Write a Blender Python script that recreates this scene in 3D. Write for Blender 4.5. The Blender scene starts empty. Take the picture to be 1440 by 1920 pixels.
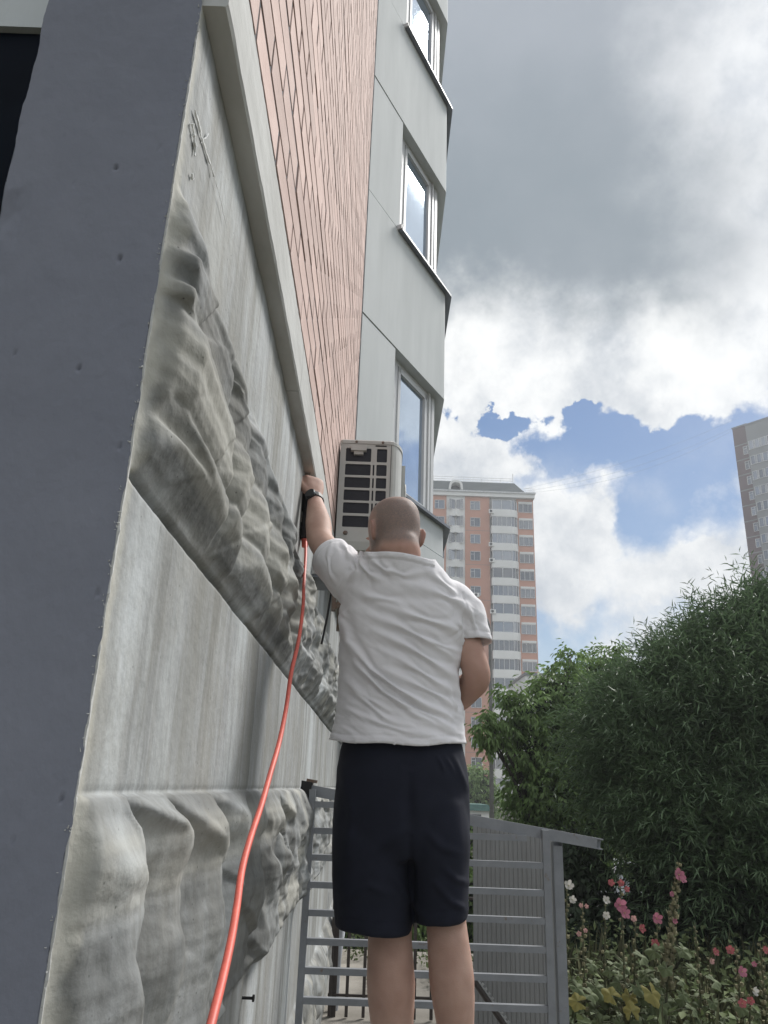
import bpy, bmesh, math, random
import numpy as np
from mathutils import Vector, Matrix

# ------------------------------------------------------------------ camera, sky, sun, exposure
S = bpy.context.scene
COL = S.collection
EYE = 1.55
FPX, PITCH, ROLL = 1442.0, math.radians(19.65), math.radians(2.1)

cd = bpy.data.cameras.new('camera')
cam = bpy.data.objects.new('camera', cd)
COL.objects.link(cam)
cd.sensor_fit = 'VERTICAL'
cd.sensor_height = 24.0
cd.sensor_width = 18.0
cd.lens = FPX / 1920.0 * 24.0
cd.clip_start, cd.clip_end = 0.05, 2000
cam.matrix_world = (Matrix.Translation((0, 0, EYE)) @ Matrix.Rotation(math.pi/2 + PITCH, 4, 'X')
                    @ Matrix.Rotation(ROLL, 4, 'Z'))
S.camera = cam
S.view_settings.view_transform = 'Standard'
S.view_settings.look = 'None'
S.view_settings.gamma = 1.0
S.view_settings.use_curve_mapping = False
S.view_settings.exposure = 0.75
S.cycles.max_bounces = 6
S.cycles.diffuse_bounces = 3
S.cycles.volume_bounces = 0
S.cycles.use_denoising = True

SUN_AZ, SUN_EL = math.radians(44), math.radians(47)      # azimuth from +Y towards +X
sl = bpy.data.lights.new('sun', 'SUN')
sl.energy = 2.7
sl.angle = math.radians(18)
sl.color = (1.0, 0.97, 0.93)
sun = bpy.data.objects.new('sun', sl)
COL.objects.link(sun)
sd = Vector((math.sin(SUN_AZ)*math.cos(SUN_EL), math.cos(SUN_AZ)*math.cos(SUN_EL), math.sin(SUN_EL)))
sun.rotation_euler = sd.to_track_quat('Z', 'Y').to_euler()

def build_world():
    w = bpy.data.worlds.new('World')
    S.world = w
    w.use_nodes = True
    nt = w.node_tree
    nt.nodes.clear()
    N, L = nt.nodes, nt.links
    def put(sock, v):
        if isinstance(v, (int, float)):
            sock.default_value = v
        elif isinstance(v, tuple):
            sock.default_value = v if len(v) == len(sock.default_value) else v + (1,)
        else:
            L.new(v, sock)
    def M(op, a, b=0.0, c=0.0, clamp=False):
        n = N.new('ShaderNodeMath'); n.operation = op; n.use_clamp = clamp
        put(n.inputs[0], a); put(n.inputs[1], b); put(n.inputs[2], c)
        return n.outputs[0]
    def smooth(v, lo, hi, a=0.0, b=1.0):
        n = N.new('ShaderNodeMapRange'); n.interpolation_type = 'SMOOTHSTEP'
        put(n.inputs['Value'], v)
        n.inputs['From Min'].default_value = lo; n.inputs['From Max'].default_value = hi
        n.inputs['To Min'].default_value = a; n.inputs['To Max'].default_value = b
        return n.outputs[0]
    def mix(f, a, b):
        n = N.new('ShaderNodeMix'); n.data_type = 'RGBA'
        put(n.inputs[0], f); put(n.inputs[6], a); put(n.inputs[7], b)
        return n.outputs[2]
    def noise(vec, scale, detail=6.0, rough=0.55, col=False, off=0.0):
        if off:
            a = N.new('ShaderNodeVectorMath'); a.operation = 'ADD'
            L.new(vec, a.inputs[0]); a.inputs[1].default_value = (off, off*1.7, off*.6); vec = a.outputs[0]
        n = N.new('ShaderNodeTexNoise')
        L.new(vec, n.inputs['Vector'])
        n.inputs['Scale'].default_value = scale
        n.inputs['Detail'].default_value = detail
        n.inputs['Roughness'].default_value = rough
        return n.outputs[1] if col else n.outputs[0]
    tc = N.new('ShaderNodeTexCoord')
    d = tc.outputs['Generated']
    sp = N.new('ShaderNodeSeparateXYZ'); L.new(d, sp.inputs[0])
    x, y, z = sp.outputs
    az = M('ARCTAN2', x, y)
    el = M('ARCSINE', z)
    wn = noise(d, 3.5, 8.0, 0.55, True)
    ws = N.new('ShaderNodeSeparateXYZ'); L.new(wn, ws.inputs[0])
    azw = M('ADD', az, M('MULTIPLY', M('SUBTRACT', ws.outputs[0], 0.5), 0.30))
    elw = M('ADD', el, M('MULTIPLY', M('SUBTRACT', ws.outputs[1], 0.5), 0.22))
    wn2 = noise(d, 13.0, 8.0, 0.6, True, off=2.7)
    w2 = N.new('ShaderNodeSeparateXYZ'); L.new(wn2, w2.inputs[0])
    azw = M('ADD', azw, M('MULTIPLY', M('SUBTRACT', w2.outputs[0], 0.5), 0.13))
    elw = M('ADD', elw, M('MULTIPLY', M('SUBTRACT', w2.outputs[1], 0.5), 0.11))
    def blob(a, e, sa, se, lo=1.0, hi=0.0):           # 1 inside, 0 outside
        u = M('DIVIDE', M('SUBTRACT', azw, a), sa)
        v = M('DIVIDE', M('SUBTRACT', elw, e), se)
        r = M('SQRT', M('ADD', M('MULTIPLY', u, u), M('MULTIPLY', v, v)))
        return smooth(r, hi, lo, 1.0, 0.0)
    sky = N.new('ShaderNodeTexSky')
    sky.sky_type = 'NISHITA'; sky.sun_disc = False
    sky.sun_elevation = SUN_EL; sky.sun_rotation = SUN_AZ
    sky.air_density = 1.0; sky.dust_density = 0.6; sky.ozone_density = 1.6
    skc = sky.outputs[0]
    big = noise(d, 2.2, 9.0, 0.58)
    fine = noise(d, 7.0, 10.0, 0.62, off=3.1)
    # cloud cover: a heavy grey deck overhead, cumulus at its rim, open blue low in front
    finer = noise(d, 16.0, 10.0, 0.66, off=9.3)
    cover = M('ADD', M('ADD', M('MULTIPLY', big, 0.56), M('MULTIPLY', fine, 0.46)), M('MULTIPLY', finer, 0.20))
    deck = smooth(M('ADD', elw, M('MULTIPLY', M('SUBTRACT', M('ADD', M('MULTIPLY', fine, .6), M('MULTIPLY', finer, .4)), 0.5), 0.26)), 0.41, 0.57)
    cover = M('ADD', cover, M('MULTIPLY', deck, 0.60))
    cover = M('ADD', cover, M('MULTIPLY', blob(0.12, 0.40, 0.125, 0.060, 1.0, 0.3), 0.30))
    cover = M('ADD', cover, M('MULTIPLY', blob(0.23, 0.27, 0.075, 0.10, 1.0, 0.3), 0.26))
    cover = M('ADD', cover, M('MULTIPLY', blob(0.42, 0.245, 0.07, 0.035, 1.0, 0.3), 0.22))
    cover = M('ADD', cover, M('MULTIPLY', blob(0.40, 0.475, 0.10, 0.045, 1.0, 0.3), 0.32))
    cover = M('SUBTRACT', cover, M('MULTIPLY', blob(0.33, 0.415, 0.22, 0.075, 1.0, 0.2), 0.34))
    cover = M('SUBTRACT', cover, M('MULTIPLY', blob(0.155, 0.472, 0.055, 0.022, 1.0, 0.3), 0.55))
    cover = M('SUBTRACT', cover, M('MULTIPLY', blob(0.26, 0.468, 0.06, 0.025, 1.0, 0.3), 0.55))
    cover = M('SUBTRACT', cover, M('MULTIPLY', blob(0.37, 0.325, 0.13, 0.07, 1.0, 0.2), 0.12))
    cov = smooth(cover, 0.51, 0.70)
    veil = smooth(noise(d, 3.4, 9.0, 0.62, off=7.7), 0.40, 0.66, 0.04, 0.60)
    cov = M('MAXIMUM', cov, M('MULTIPLY', veil, smooth(el, 0.47, 0.33)))
    # cloud shading: sunlit rims white, thick bases grey
    lit = M('ADD', M('MULTIPLY', noise(d, 6.5, 10.0, 0.62, off=1.3), 0.75), M('MULTIPLY', finer, 0.38))
    body = mix(smooth(lit, 0.36, 0.70), (2.9, 3.2, 3.6), (6.3, 6.35, 6.3))
    base = smooth(M('ADD', elw, M('MULTIPLY', M('SUBTRACT', fine, 0.5), 0.20)), 0.515, 0.64)
    dcol = mix(smooth(noise(d, 2.6, 7.0, 0.55, off=5.0), 0.34, 0.66), (1.42, 1.72, 1.98), (1.9, 2.15, 2.42))
    dcol = mix(smooth(elw, 0.72, 0.95, 0.0, 0.65), dcol, (2.6, 2.8, 3.15))
    dcol = mix(smooth(y, 0.15, -0.35), dcol, (6.6, 6.85, 7.1))  # unseen sky behind, brightened to light the sides facing the camera
    body = mix(base, body, dcol)
    # the deck thins towards the sun, on the right
    sunny = smooth(M('ADD', azw, M('MULTIPLY', M('SUBTRACT', fine, 0.5), 0.25)), 0.36, 0.66)
    sunny = M('MULTIPLY', sunny, smooth(azw, 2.0, 1.3))
    body = mix(M('MULTIPLY', sunny, 0.92), body, mix(smooth(lit, 0.40, 0.62), (4.2, 4.45, 4.8), (6.1, 6.2, 6.3)))
    skb = N.new('ShaderNodeHueSaturation'); skb.inputs['Value'].default_value = .50; skb.inputs['Saturation'].default_value = 1.5; L.new(skc, skb.inputs['Color'])
    col = mix(cov, skb.outputs[0], body)
    bg = N.new('ShaderNodeBackground')
    L.new(col, bg.inputs[0]); bg.inputs[1].default_value = 0.10
    out = N.new('ShaderNodeOutputWorld')
    L.new(bg.outputs[0], out.inputs[0])
build_world()

# ------------------------------------------------------------------ helpers
rnd = random.Random(7)
R2 = np.random.default_rng(11)

def ray(px, py):
    x, y = px - 720.0, 960.0 - py
    c, s = math.cos(ROLL), math.sin(ROLL)
    x, y = x*c - y*s, y*c + x*s
    return Vector((x/FPX, math.cos(PITCH) - y/FPX*math.sin(PITCH), y/FPX*math.cos(PITCH) + math.sin(PITCH)))

def P(px, py, Y):
    """point of the place seen at a pixel of the photograph, at distance Y"""
    r = ray(px, py)
    k = Y / r.y
    return Vector((r.x*k, Y, EYE + r.z*k))

def obj(name, mesh, parent=None):
    o = bpy.data.objects.new(name, mesh)
    COL.objects.link(o)
    if parent is not None:
        o.parent = parent
    return o

def tag(o, label=None, cat=None, group=None, kind=None):
    if label: o['label'] = label
    if cat: o['category'] = cat
    if group: o['group'] = group
    if kind: o['kind'] = kind
    return o

def thing(name, label, cat, loc=(0, 0, 0), group=None):
    o = bpy.data.objects.new(name, None)
    o.empty_display_size = 0.2
    COL.objects.link(o)
    o.location = loc
    return tag(o, label, cat, group)

class MB:
    def __init__(s):
        s.v, s.f = [], []
    def add(s, vs, fs):
        b = len(s.v)
        s.v.extend([tuple(v) for v in vs])
        s.f.extend([tuple(i + b for i in f) for f in fs])
        return s
    def box(s, x0, x1, y0, y1, z0, z1):
        vs = [(x, y, z) for z in (z0, z1) for y in (y0, y1) for x in (x0, x1)]
        return s.add(vs, [(0, 2, 3, 1), (4, 5, 7, 6), (0, 1, 5, 4), (2, 6, 7, 3), (0, 4, 6, 2), (1, 3, 7, 5)])
    def obox(s, c, ax, ay, az):
        c = Vector(c)
        vs = [c + ax*i + ay*j + az*k for k in (-1, 1) for j in (-1, 1) for i in (-1, 1)]
        return s.add(vs, [(0, 2, 3, 1), (4, 5, 7, 6), (0, 1, 5, 4), (2, 6, 7, 3), (0, 4, 6, 2), (1, 3, 7, 5)])
    def rings(s, rs, cap=True):
        n = len(rs[0])
        vs = [p for r in rs for p in r]
        fs = []
        for k in range(len(rs) - 1):
            for i in range(n):
                j = (i + 1) % n
                fs.append((k*n + i, k*n + j, (k+1)*n + j, (k+1)*n + i))
        if cap:
            fs.append(tuple(reversed(range(n))))
            fs.append(tuple(range((len(rs)-1)*n, len(rs)*n)))
        return s.add(vs, fs)
    def tube(s, pts, rad, n=8, cap=True):
        pts = [Vector(p) for p in pts]
        if not hasattr(rad, '__len__'): rad = [rad]*len(pts)
        rs = []
        up = None
        for i, p in enumerate(pts):
            t = (pts[min(i+1, len(pts)-1)] - pts[max(i-1, 0)]).normalized()
            if up is None:
                up = Vector((0, 0, 1)) if abs(t.z) < 0.9 else Vector((1, 0, 0))
            a = up - t*up.dot(t)
            if a.length < 1e-6: a = t.orthogonal()
            a.normalize(); up = a
            b = t.cross(a)
            rs.append([p + a*(rad[i]*math.cos(2*math.pi*k/n)) + b*(rad[i]*math.sin(2*math.pi*k/n)) for k in range(n)])
        return s.rings(rs, cap)
    def ball(s, c, rx, ry, rz, n=12, m=8, rot=None):
        c = Vector(c)
        rs = []
        for j in range(1, m):
            th = math.pi*j/m
            ring = []
            for i in range(n):
                a = 2*math.pi*i/n
                p = Vector((rx*math.sin(th)*math.cos(a), ry*math.sin(th)*math.sin(a), -rz*math.cos(th)))
                if rot is not None: p = rot @ p
                ring.append(c + p)
            rs.append(ring)
        return s.rings(rs)
    def quad(s, a, b, c, d):
        return s.add([a, b, c, d], [(0, 1, 2, 3)])
    def mesh(s, name, m=None, off=(0, 0, 0), smooth=False):
        me = bpy.data.meshes.new(name)
        v = np.array(s.v, dtype=float) - np.array(off, dtype=float)
        me.from_pydata(v.tolist(), [], s.f)
        if m is not None: me.materials.append(m)
        if smooth:
            me.polygons.foreach_set('use_smooth', [True]*len(me.polygons))
        me.update()
        return me
    def build(s, name, m, parent=None, smooth=False):
        off = parent_loc(parent)
        return obj(name, s.mesh(name, m, off, smooth), parent)

def parent_loc(p):
    v = Vector((0, 0, 0))
    while p is not None:
        v = v + p.location
        p = p.parent
    return v

def fast_mesh(name, V, F, m, smooth=True, attr=None):
    """V (n,3), F (k,4) or (k,3) arrays"""
    me = bpy.data.meshes.new(name)
    V = np.ascontiguousarray(V, dtype=np.float32); F = np.ascontiguousarray(F, dtype=np.int32)
    k = F.shape[1]
    me.vertices.add(len(V)); me.vertices.foreach_set('co', V.ravel())
    me.loops.add(F.size); me.loops.foreach_set('vertex_index', F.ravel())
    me.polygons.add(len(F))
    me.polygons.foreach_set('loop_start', np.arange(0, F.size, k, dtype=np.int32))
    me.polygons.foreach_set('loop_total', np.full(len(F), k, dtype=np.int32))
    if smooth: me.polygons.foreach_set('use_smooth', np.ones(len(F), dtype=bool))
    if m is not None: me.materials.append(m)
    me.update(calc_edges=True)
    if attr is not None:
        for nm, arr in attr.items():
            a = me.attributes.new(nm, 'FLOAT', 'POINT')
            a.data.foreach_set('value', np.ascontiguousarray(arr, dtype=np.float32))
    return me

# --- numpy noise
_perm = np.random.default_rng(3).permutation(256)
_perm = np.concatenate([_perm, _perm, _perm])
_grad = np.random.default_rng(4).normal(size=(256, 3))
_grad /= np.linalg.norm(_grad, axis=1)[:, None]
def perlin(x, y, z=0.0):
    x, y, z = np.broadcast_arrays(np.asarray(x, float), np.asarray(y, float), np.asarray(z, float))
    xi, yi, zi = np.floor(x).astype(int), np.floor(y).astype(int), np.floor(z).astype(int)
    xf, yf, zf = x - xi, y - yi, z - zi
    u, v, w = (t*t*t*(t*(t*6 - 15) + 10) for t in (xf, yf, zf))
    def g(i, j, k):
        h = _perm[(_perm[(_perm[(xi+i) & 255] + yi + j) & 255] + zi + k) & 255]
        gr = _grad[h]
        return gr[..., 0]*(xf-i) + gr[..., 1]*(yf-j) + gr[..., 2]*(zf-k)
    def lerp(a, b, t): return a + t*(b - a)
    return lerp(lerp(lerp(g(0,0,0), g(1,0,0), u), lerp(g(0,1,0), g(1,1,0), u), v),
                lerp(lerp(g(0,0,1), g(1,0,1), u), lerp(g(0,1,1), g(1,1,1), u), v), w)*1.6
def fbm(x, y, z=0.0, o=4, gain=0.5):
    a, r, f = 1.0, 0.0, 1.0
    for i in range(o):
        r = r + a*perlin(np.asarray(x)*f + 17.3*i, np.asarray(y)*f + 5.1*i, np.asarray(z)*f + 9.7*i)
        a *= gain; f *= 2.03
    return r
def sstep(a, b, x):
    t = np.clip((x - a)/(b - a), 0, 1)
    return t*t*(3 - 2*t)

# --- materials
def mat(name, color, rough=0.8, var=0.12, vscale=6.0, bump=0.0, bscale=60.0, metallic=0.0, spec=0.4,
        color2=None, stretch=(1, 1, 1), detail=6.0, extra=None, island=0.0, trans=0.0, obj_rand=0.0):
    m = bpy.data.materials.new(name)
    m.use_nodes = True
    nt = m.node_tree; N, L = nt.nodes, nt.links
    b = N['Principled BSDF']
    b.inputs['Roughness'].default_value = rough
    b.inputs['Metallic'].default_value = metallic
    b.inputs['Specular IOR Level'].default_value = spec
    tc = N.new('ShaderNodeTexCoord')
    mp = N.new('ShaderNodeMapping'); mp.inputs['Scale'].default_value = stretch
    L.new(tc.outputs['Object'], mp.inputs[0])
    nz = N.new('ShaderNodeTexNoise'); nz.inputs['Scale'].default_value = vscale; nz.inputs['Detail'].default_value = detail
    nz.inputs['Roughness'].default_value = 0.6
    L.new(mp.outputs[0], nz.inputs['Vector'])
    mx = N.new('ShaderNodeMix'); mx.data_type = 'RGBA'
    c1 = tuple(color) + (1,)
    c2 = tuple(color2) + (1,) if color2 else tuple(max(0, c*(1 - 3*var)) for c in color) + (1,)
    mr = N.new('ShaderNodeMapRange'); mr.inputs[1].default_value = 0.32; mr.inputs[2].default_value = 0.68
    L.new(nz.outputs[0], mr.inputs[0]); L.new(mr.outputs[0], mx.inputs[0])
    mx.inputs[6].default_value = c1; mx.inputs[7].default_value = c2
    out = mx.outputs[2]
    def vary(fac_out, amount, out):
        h = N.new('ShaderNodeHueSaturation')
        r = N.new('ShaderNodeMapRange'); r.inputs[3].default_value = 1 - amount; r.inputs[4].default_value = 1 + amount
        L.new(fac_out, r.inputs[0]); L.new(r.outputs[0], h.inputs['Value']); L.new(out, h.inputs['Color'])
        return h.outputs[0]
    if island:
        g = N.new('ShaderNodeNewGeometry'); out = vary(g.outputs['Random Per Island'], island, out)
    if obj_rand:
        g = N.new('ShaderNodeObjectInfo'); out = vary(g.outputs['Random'], obj_rand, out)
    if extra: out = extra(nt, out, mp.outputs[0], tc)
    L.new(out, b.inputs['Base Color'])
    if bump:
        n2 = N.new('ShaderNodeTexNoise'); n2.inputs['Scale'].default_value = bscale; n2.inputs['Detail'].default_value = 6
        L.new(mp.outputs[0], n2.inputs['Vector'])
        bp = N.new('ShaderNodeBump'); bp.inputs['Strength'].default_value = 1.0; bp.inputs['Distance'].default_value = bump
        L.new(n2.outputs[0], bp.inputs['Height']); L.new(bp.outputs[0], b.inputs['Normal'])
    if trans:
        t = N.new('ShaderNodeBsdfTranslucent'); L.new(out, t.inputs[0])
        ms = N.new('ShaderNodeMixShader'); ms.inputs[0].default_value = trans
        L.new(b.outputs[0], ms.inputs[1]); L.new(t.outputs[0], ms.inputs[2])
        L.new(ms.outputs[0], N['Material Output'].inputs[0])
    return m

def concrete_extra(dark_relief):
    """rain streaks down the face, blotches, bug holes, soot along the joints"""
    def f(nt, out, vec, tc):
        N, L = nt.nodes, nt.links
        def nz(scale, st, det=6, rough=.6):
            mp = N.new('ShaderNodeMapping'); mp.inputs['Scale'].default_value = st
            L.new(tc.outputs['Object'], mp.inputs[0])
            n = N.new('ShaderNodeTexNoise'); n.inputs['Scale'].default_value = scale; n.inputs['Detail'].default_value = det
            n.inputs['Roughness'].default_value = rough
            L.new(mp.outputs[0], n.inputs[0]); return n.outputs[0]
        def rng(v, a, b, c, d):
            r = N.new('ShaderNodeMapRange'); L.new(v, r.inputs[0])
            for i, q in enumerate((a, b, c, d)): r.inputs[1+i].default_value = q
            return r.outputs[0]
        def mixc(f_, a, col, mode='MIX'):
            m = N.new('ShaderNodeMix'); m.data_type = 'RGBA'; m.blend_type = mode
            L.new(f_, m.inputs[0]); L.new(a, m.inputs[6]); m.inputs[7].default_value = col; return m.outputs[2]
        def mul(a, b):
            m = N.new('ShaderNodeMath'); m.operation = 'MULTIPLY'; L.new(a, m.inputs[0])
            if isinstance(b, float): m.inputs[1].default_value = b
            else: L.new(b, m.inputs[1])
            return m.outputs[0]
        out = mixc(rng(nz(6.0, (1, 1, .10), 7, .65), .43, .62, 0, .80), out, (.21, .21, .19, 1))
        out = mixc(rng(nz(24.0, (1, 1, .035), 5), .50, .70, 0, .60), out, (.12, .12, .11, 1))
        out = mixc(rng(nz(5.0, (1, 1, .16), 5), .50, .66, 0, .75), out, (.50, .53, .54, 1))
        out = mixc(rng(nz(3.4, (1, 1, .6), 8, .7), .47, .60, 0, .55), out, (.255, .25, .225, 1))
        at = N.new('ShaderNodeAttribute'); at.attribute_name = 'stain_shade'
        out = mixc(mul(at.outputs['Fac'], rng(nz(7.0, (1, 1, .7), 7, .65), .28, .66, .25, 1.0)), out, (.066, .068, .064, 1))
        at2 = N.new('ShaderNodeAttribute'); at2.attribute_name = 'pale'
        out = mixc(at2.outputs['Fac'], out, (.43, .42, .37, 1))
        vo = N.new('ShaderNodeTexVoronoi'); vo.inputs['Scale'].default_value = 60
        L.new(tc.outputs['Object'], vo.inputs[0])
        pit = rng(vo.outputs['Distance'], .06, .12, 1, 0)
        out = mixc(mul(pit, rng(nz(4.0, (1, 1, 1)), .50, .58, 0, .9)), out, (.06, .06, .055, 1))  # dark dots carry the shade of bug holes in the colour
        return out
    return f

M_WALL = mat('weathered_concrete', (.385, .402, .408), .9, .10, 5.0, bump=.0022, bscale=55, color2=(.28, .29, .29), extra=concrete_extra(1))
M_FIN = mat('slate_grey_paint', (.192, .202, .240),   .8, .04, 2.2, bump=.0009, bscale=100, color2=(.150, .160, .195), stretch=(1, 1, .8))
M_CORN = mat('cornice_concrete', (.50, .505, .49), .9, .1, 7.0, bump=.0015, bscale=60, color2=(.36, .36, .345), stretch=(1, .35, 1))
M_BRICK = mat('pink_brick_tile', (.56, .415, .37), .85, .06, 9.0, bump=.0014, bscale=90, color2=(.46, .325, .285), obj_rand=.13)
M_BRICKF = mat('pink_brick_tile_field', (.56, .415, .37), .85, .06, 9.0, bump=.0014, bscale=90, color2=(.46, .325, .285), island=.13)
M_MORT = mat('dark_mortar', (.085, .085, .10), .95, .1, 30)
M_BAY = mat('pale_painted_panel', (.60, .63, .635), .85, .03, 3.2, bump=.0012, bscale=120, color2=(.50, .53, .535), stretch=(1, 1, .16))
M_SILL = mat('grey_sheet_metal', (.20, .215, .24), .45, .08, 8, metallic=.3, bump=.0006, bscale=40)
M_FRAME = mat('white_window_frame', (.60, .615, .62), .5, .04, 5, color2=(.54, .55, .56))
M_BLACK = mat('black_rubber', (.012, .012, .014), .55, .1, 20, bump=.0004)
M_VOID = mat('porch_shade_black', (.006, .009, .016), .85, .1, 5, spec=.08)  # near-black colour holding the shade of the porch interior
def glass_mat(name, tint, spec=1.0, orr=0.0):
    m = mat(name, tint, .03, .05, 2.0, spec=spec, obj_rand=orr)
    b = m.node_tree.nodes['Principled BSDF']; b.inputs['IOR'].default_value = 1.9; b.inputs['Metallic'].default_value = .75 if not orr else .25
    return m
M_GLASS = glass_mat('window_glass', (.50, .60, .72))
M_GLASSF = glass_mat('far_window_glass', (.17, .19, .22), .8, .7)
M_GATE = mat('grey_gate_paint', (.235, .25, .27), .5, .07, 14, bump=.0005, bscale=70, spec=.5)
def rusty(nt, out, vec, tc):
    n = nt.nodes.new('ShaderNodeTexNoise'); n.inputs['Scale'].default_value = 16; n.inputs['Detail'].default_value = 8; n.inputs['Roughness'].default_value = .7
    nt.links.new(tc.outputs['Object'], n.inputs[0])
    r = nt.nodes.new('ShaderNodeMapRange'); r.inputs[1].default_value = .62; r.inputs[2].default_value = .70
    nt.links.new(n.outputs[0], r.inputs[0])
    m = nt.nodes.new('ShaderNodeMix'); m.data_type = 'RGBA'; m.inputs[7].default_value = (.16, .10, .07, 1)
    nt.links.new(r.outputs[0], m.inputs[0]); nt.links.new(out, m.inputs[6])
    return m.outputs[2]
M_GATE = mat('grey_gate_paint_worn', (.235, .25, .27), .5, .07, 14, bump=.0006, bscale=70, spec=.5, extra=rusty)
M_SHEET = mat('grey_profiled_sheet', (.24, .245, .245), .55, .05, 5)
M_PICK = mat('brown_fence_paint', (.06, .05, .045), .6, .1, 14)
M_AC = mat('cream_plastic', (.50, .505, .485), .5, .05, 6, color2=(.44, .44, .42), bump=.0003)
M_ACD = mat('dark_coil', (.016, .019, .030), .5, .2, 40, stretch=(1, 1, 14))
M_CORD = mat('orange_red_hose', (.72, .135, .095), .5, .05, 22, color2=(.50, .10, .075), bump=.0006, bscale=90)
M_RUST = mat('rusty_steel', (.16, .15, .14), .8, .15, 20, color2=(.18, .10, .06))

# ------------------------------------------------------------------ ground
gm = mat('soil_and_dry_grass', (.085, .085, .045), .95, .15, 3.0, color2=(.05, .045, .03), bump=.02, bscale=12)
g = MB()
gy = [(-400, 0), (8.6, 0), (10.2, -.35), (12.6, -.95), (13.2, -1.0), (900, -1.0)]
for (ya, za), (yb, zb) in zip(gy, gy[1:]): g.quad((-400, ya, za), (400, ya, za), (400, yb, zb), (-400, yb, zb))
tag(g.build('ground', gm), kind='structure')
pm = mat('concrete_path_slab', (.30, .28, .25), .9, .1, 2.5, bump=.002, bscale=30, color2=(.20, .185, .16))
p = MB(); p.box(-.30, 1.15, -3, 8.6, -.05, .03)
tag(p.build('path', pm), kind='structure')
am = mat('asphalt', (.055, .055, .06), .9, .1, 3, bump=.004, bscale=60)
p = MB(); p.quad((-60, 14.0, -.996), (120, 14.0, -.996), (120, 24, -.996), (-60, 24, -.996))
tag(p.build('road', am), kind='structure')
p = MB(); p.box(-60, 120, 13.8, 14.0, -1.1, -.88)
tag(p.build('kerb', pm), kind='structure')

# ------------------------------------------------------------------ near building: relief wall
near = thing('apartment_block', 'near apartment block of pink brick above a sculpted grey concrete base', 'building', (-.3, 3, 0))
WX = -.30

UPR = [(.80,.955,.048),(1.19,1.345,.050),(1.46,1.57,.048),(1.71,1.86,.050),(2.02,2.15,.046),(2.35,2.50,.05),(2.70,2.85,.05),(3.05,3.25,.052),(3.5,3.7,.055),(4.05,4.25,.055),(4.7,4.95,.055),(5.4,5.65,.055),(6.3,6.6,.055)]
LOR = [(.80,.925,.046),(1.055,1.185,.046),(1.265,1.41,.046),(1.54,1.67,.042),(1.80,1.95,.04),(2.10,2.27,.042),(2.45,2.62,.044),(2.80,3.0,.045),(3.2,3.4,.045),(3.65,3.9,.05),(4.2,4.5,.05),(4.9,5.2,.05),(5.7,6.0,.05),(6.5,6.9,.05)]
def knots(rs, low):
    k = []
    for n, (a, b, h) in enumerate(rs):
        nx = rs[n+1][0] if n + 1 < len(rs) else b + .5
        l0 = 0 if n == 0 else low*h
        k += [(a, l0), (a + (b - a)*.5, l0 + (h - l0)*.60), (b - (b - a)*.08, h*.97), (b, h), (nx - .035*min(1.6, max(1, nx)), h*.86)]
    return np.array(k)
def smin(a, b, k):
    h = np.clip(.5 + .5*(b - a)/k, 0, 1)
    return b + (a - b)*h - k*h*(1 - h)
def smax(a, b, k): return -smin(-a, -b, k)

def curve(pxs, d):
    """(H, Y) samples of an edge of the relief, standing d proud of the wall, sorted by height"""
    out = []
    for px, py in pxs:
        r = ray(px, py); k = (WX + d)/r.x
        out.append((r.z*k, r.y*k))
    out.sort()
    return np.array(out)
UPC = [(curve([(320,395),(373,459),(405,501),(404,535),(390,575),(387,613),(373,709),(369,780),(372,850),(400,900),(424,945)], .046), .955),
       (curve([(450,640),(452,680),(448,709),(443,747),(437,800),(433,880),(428,945)], .036), 1.155),
       (curve([(470,720),(478,744),(483,789),(472,832),(464,875),(456,915),(448,970)], .046), 1.345)]
LOC = [(curve([(140,1510),(198,1547),(234,1589),(250,1620),(259,1667),(258,1709),(253,1760),(250,1830),(252,1900)], .043), .925),
       (curve([(284,1500),(279,1521),(289,1553),(284,1610),(296,1651),(292,1704),(281,1745),(263,1792),(260,1844),(268,1920)], .042), 1.02),
       (curve([(333,1503),(344,1532),(357,1558),(356,1594),(346,1641),(341,1709),(333,1782),(328,1834),(318,1920)], .044), 1.185),
       (curve([(401,1511),(417,1563),(428,1589),(422,1641),(414,1693),(406,1771),(396,1849)], .044), 1.41)]
def warp(Y, H, curves, far):
    """straightens the named edges: the coordinate in which each edge sits at its canonical place"""
    U = Y.copy()
    cu = [.83] + [c for _, c in curves] + [far, 9.0]
    for j in range(Y.shape[1]):
        h = H[0, j]
        cy = [.83] + [np.interp(h, a[:, 0], a[:, 1]) for a, _ in curves] + [far, 9.0]
        for i in range(1, len(cy)): cy[i] = max(cy[i], cy[i-1] + .02)
        U[:, j] = np.interp(Y[:, j], cy, cu)
    return U

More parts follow.
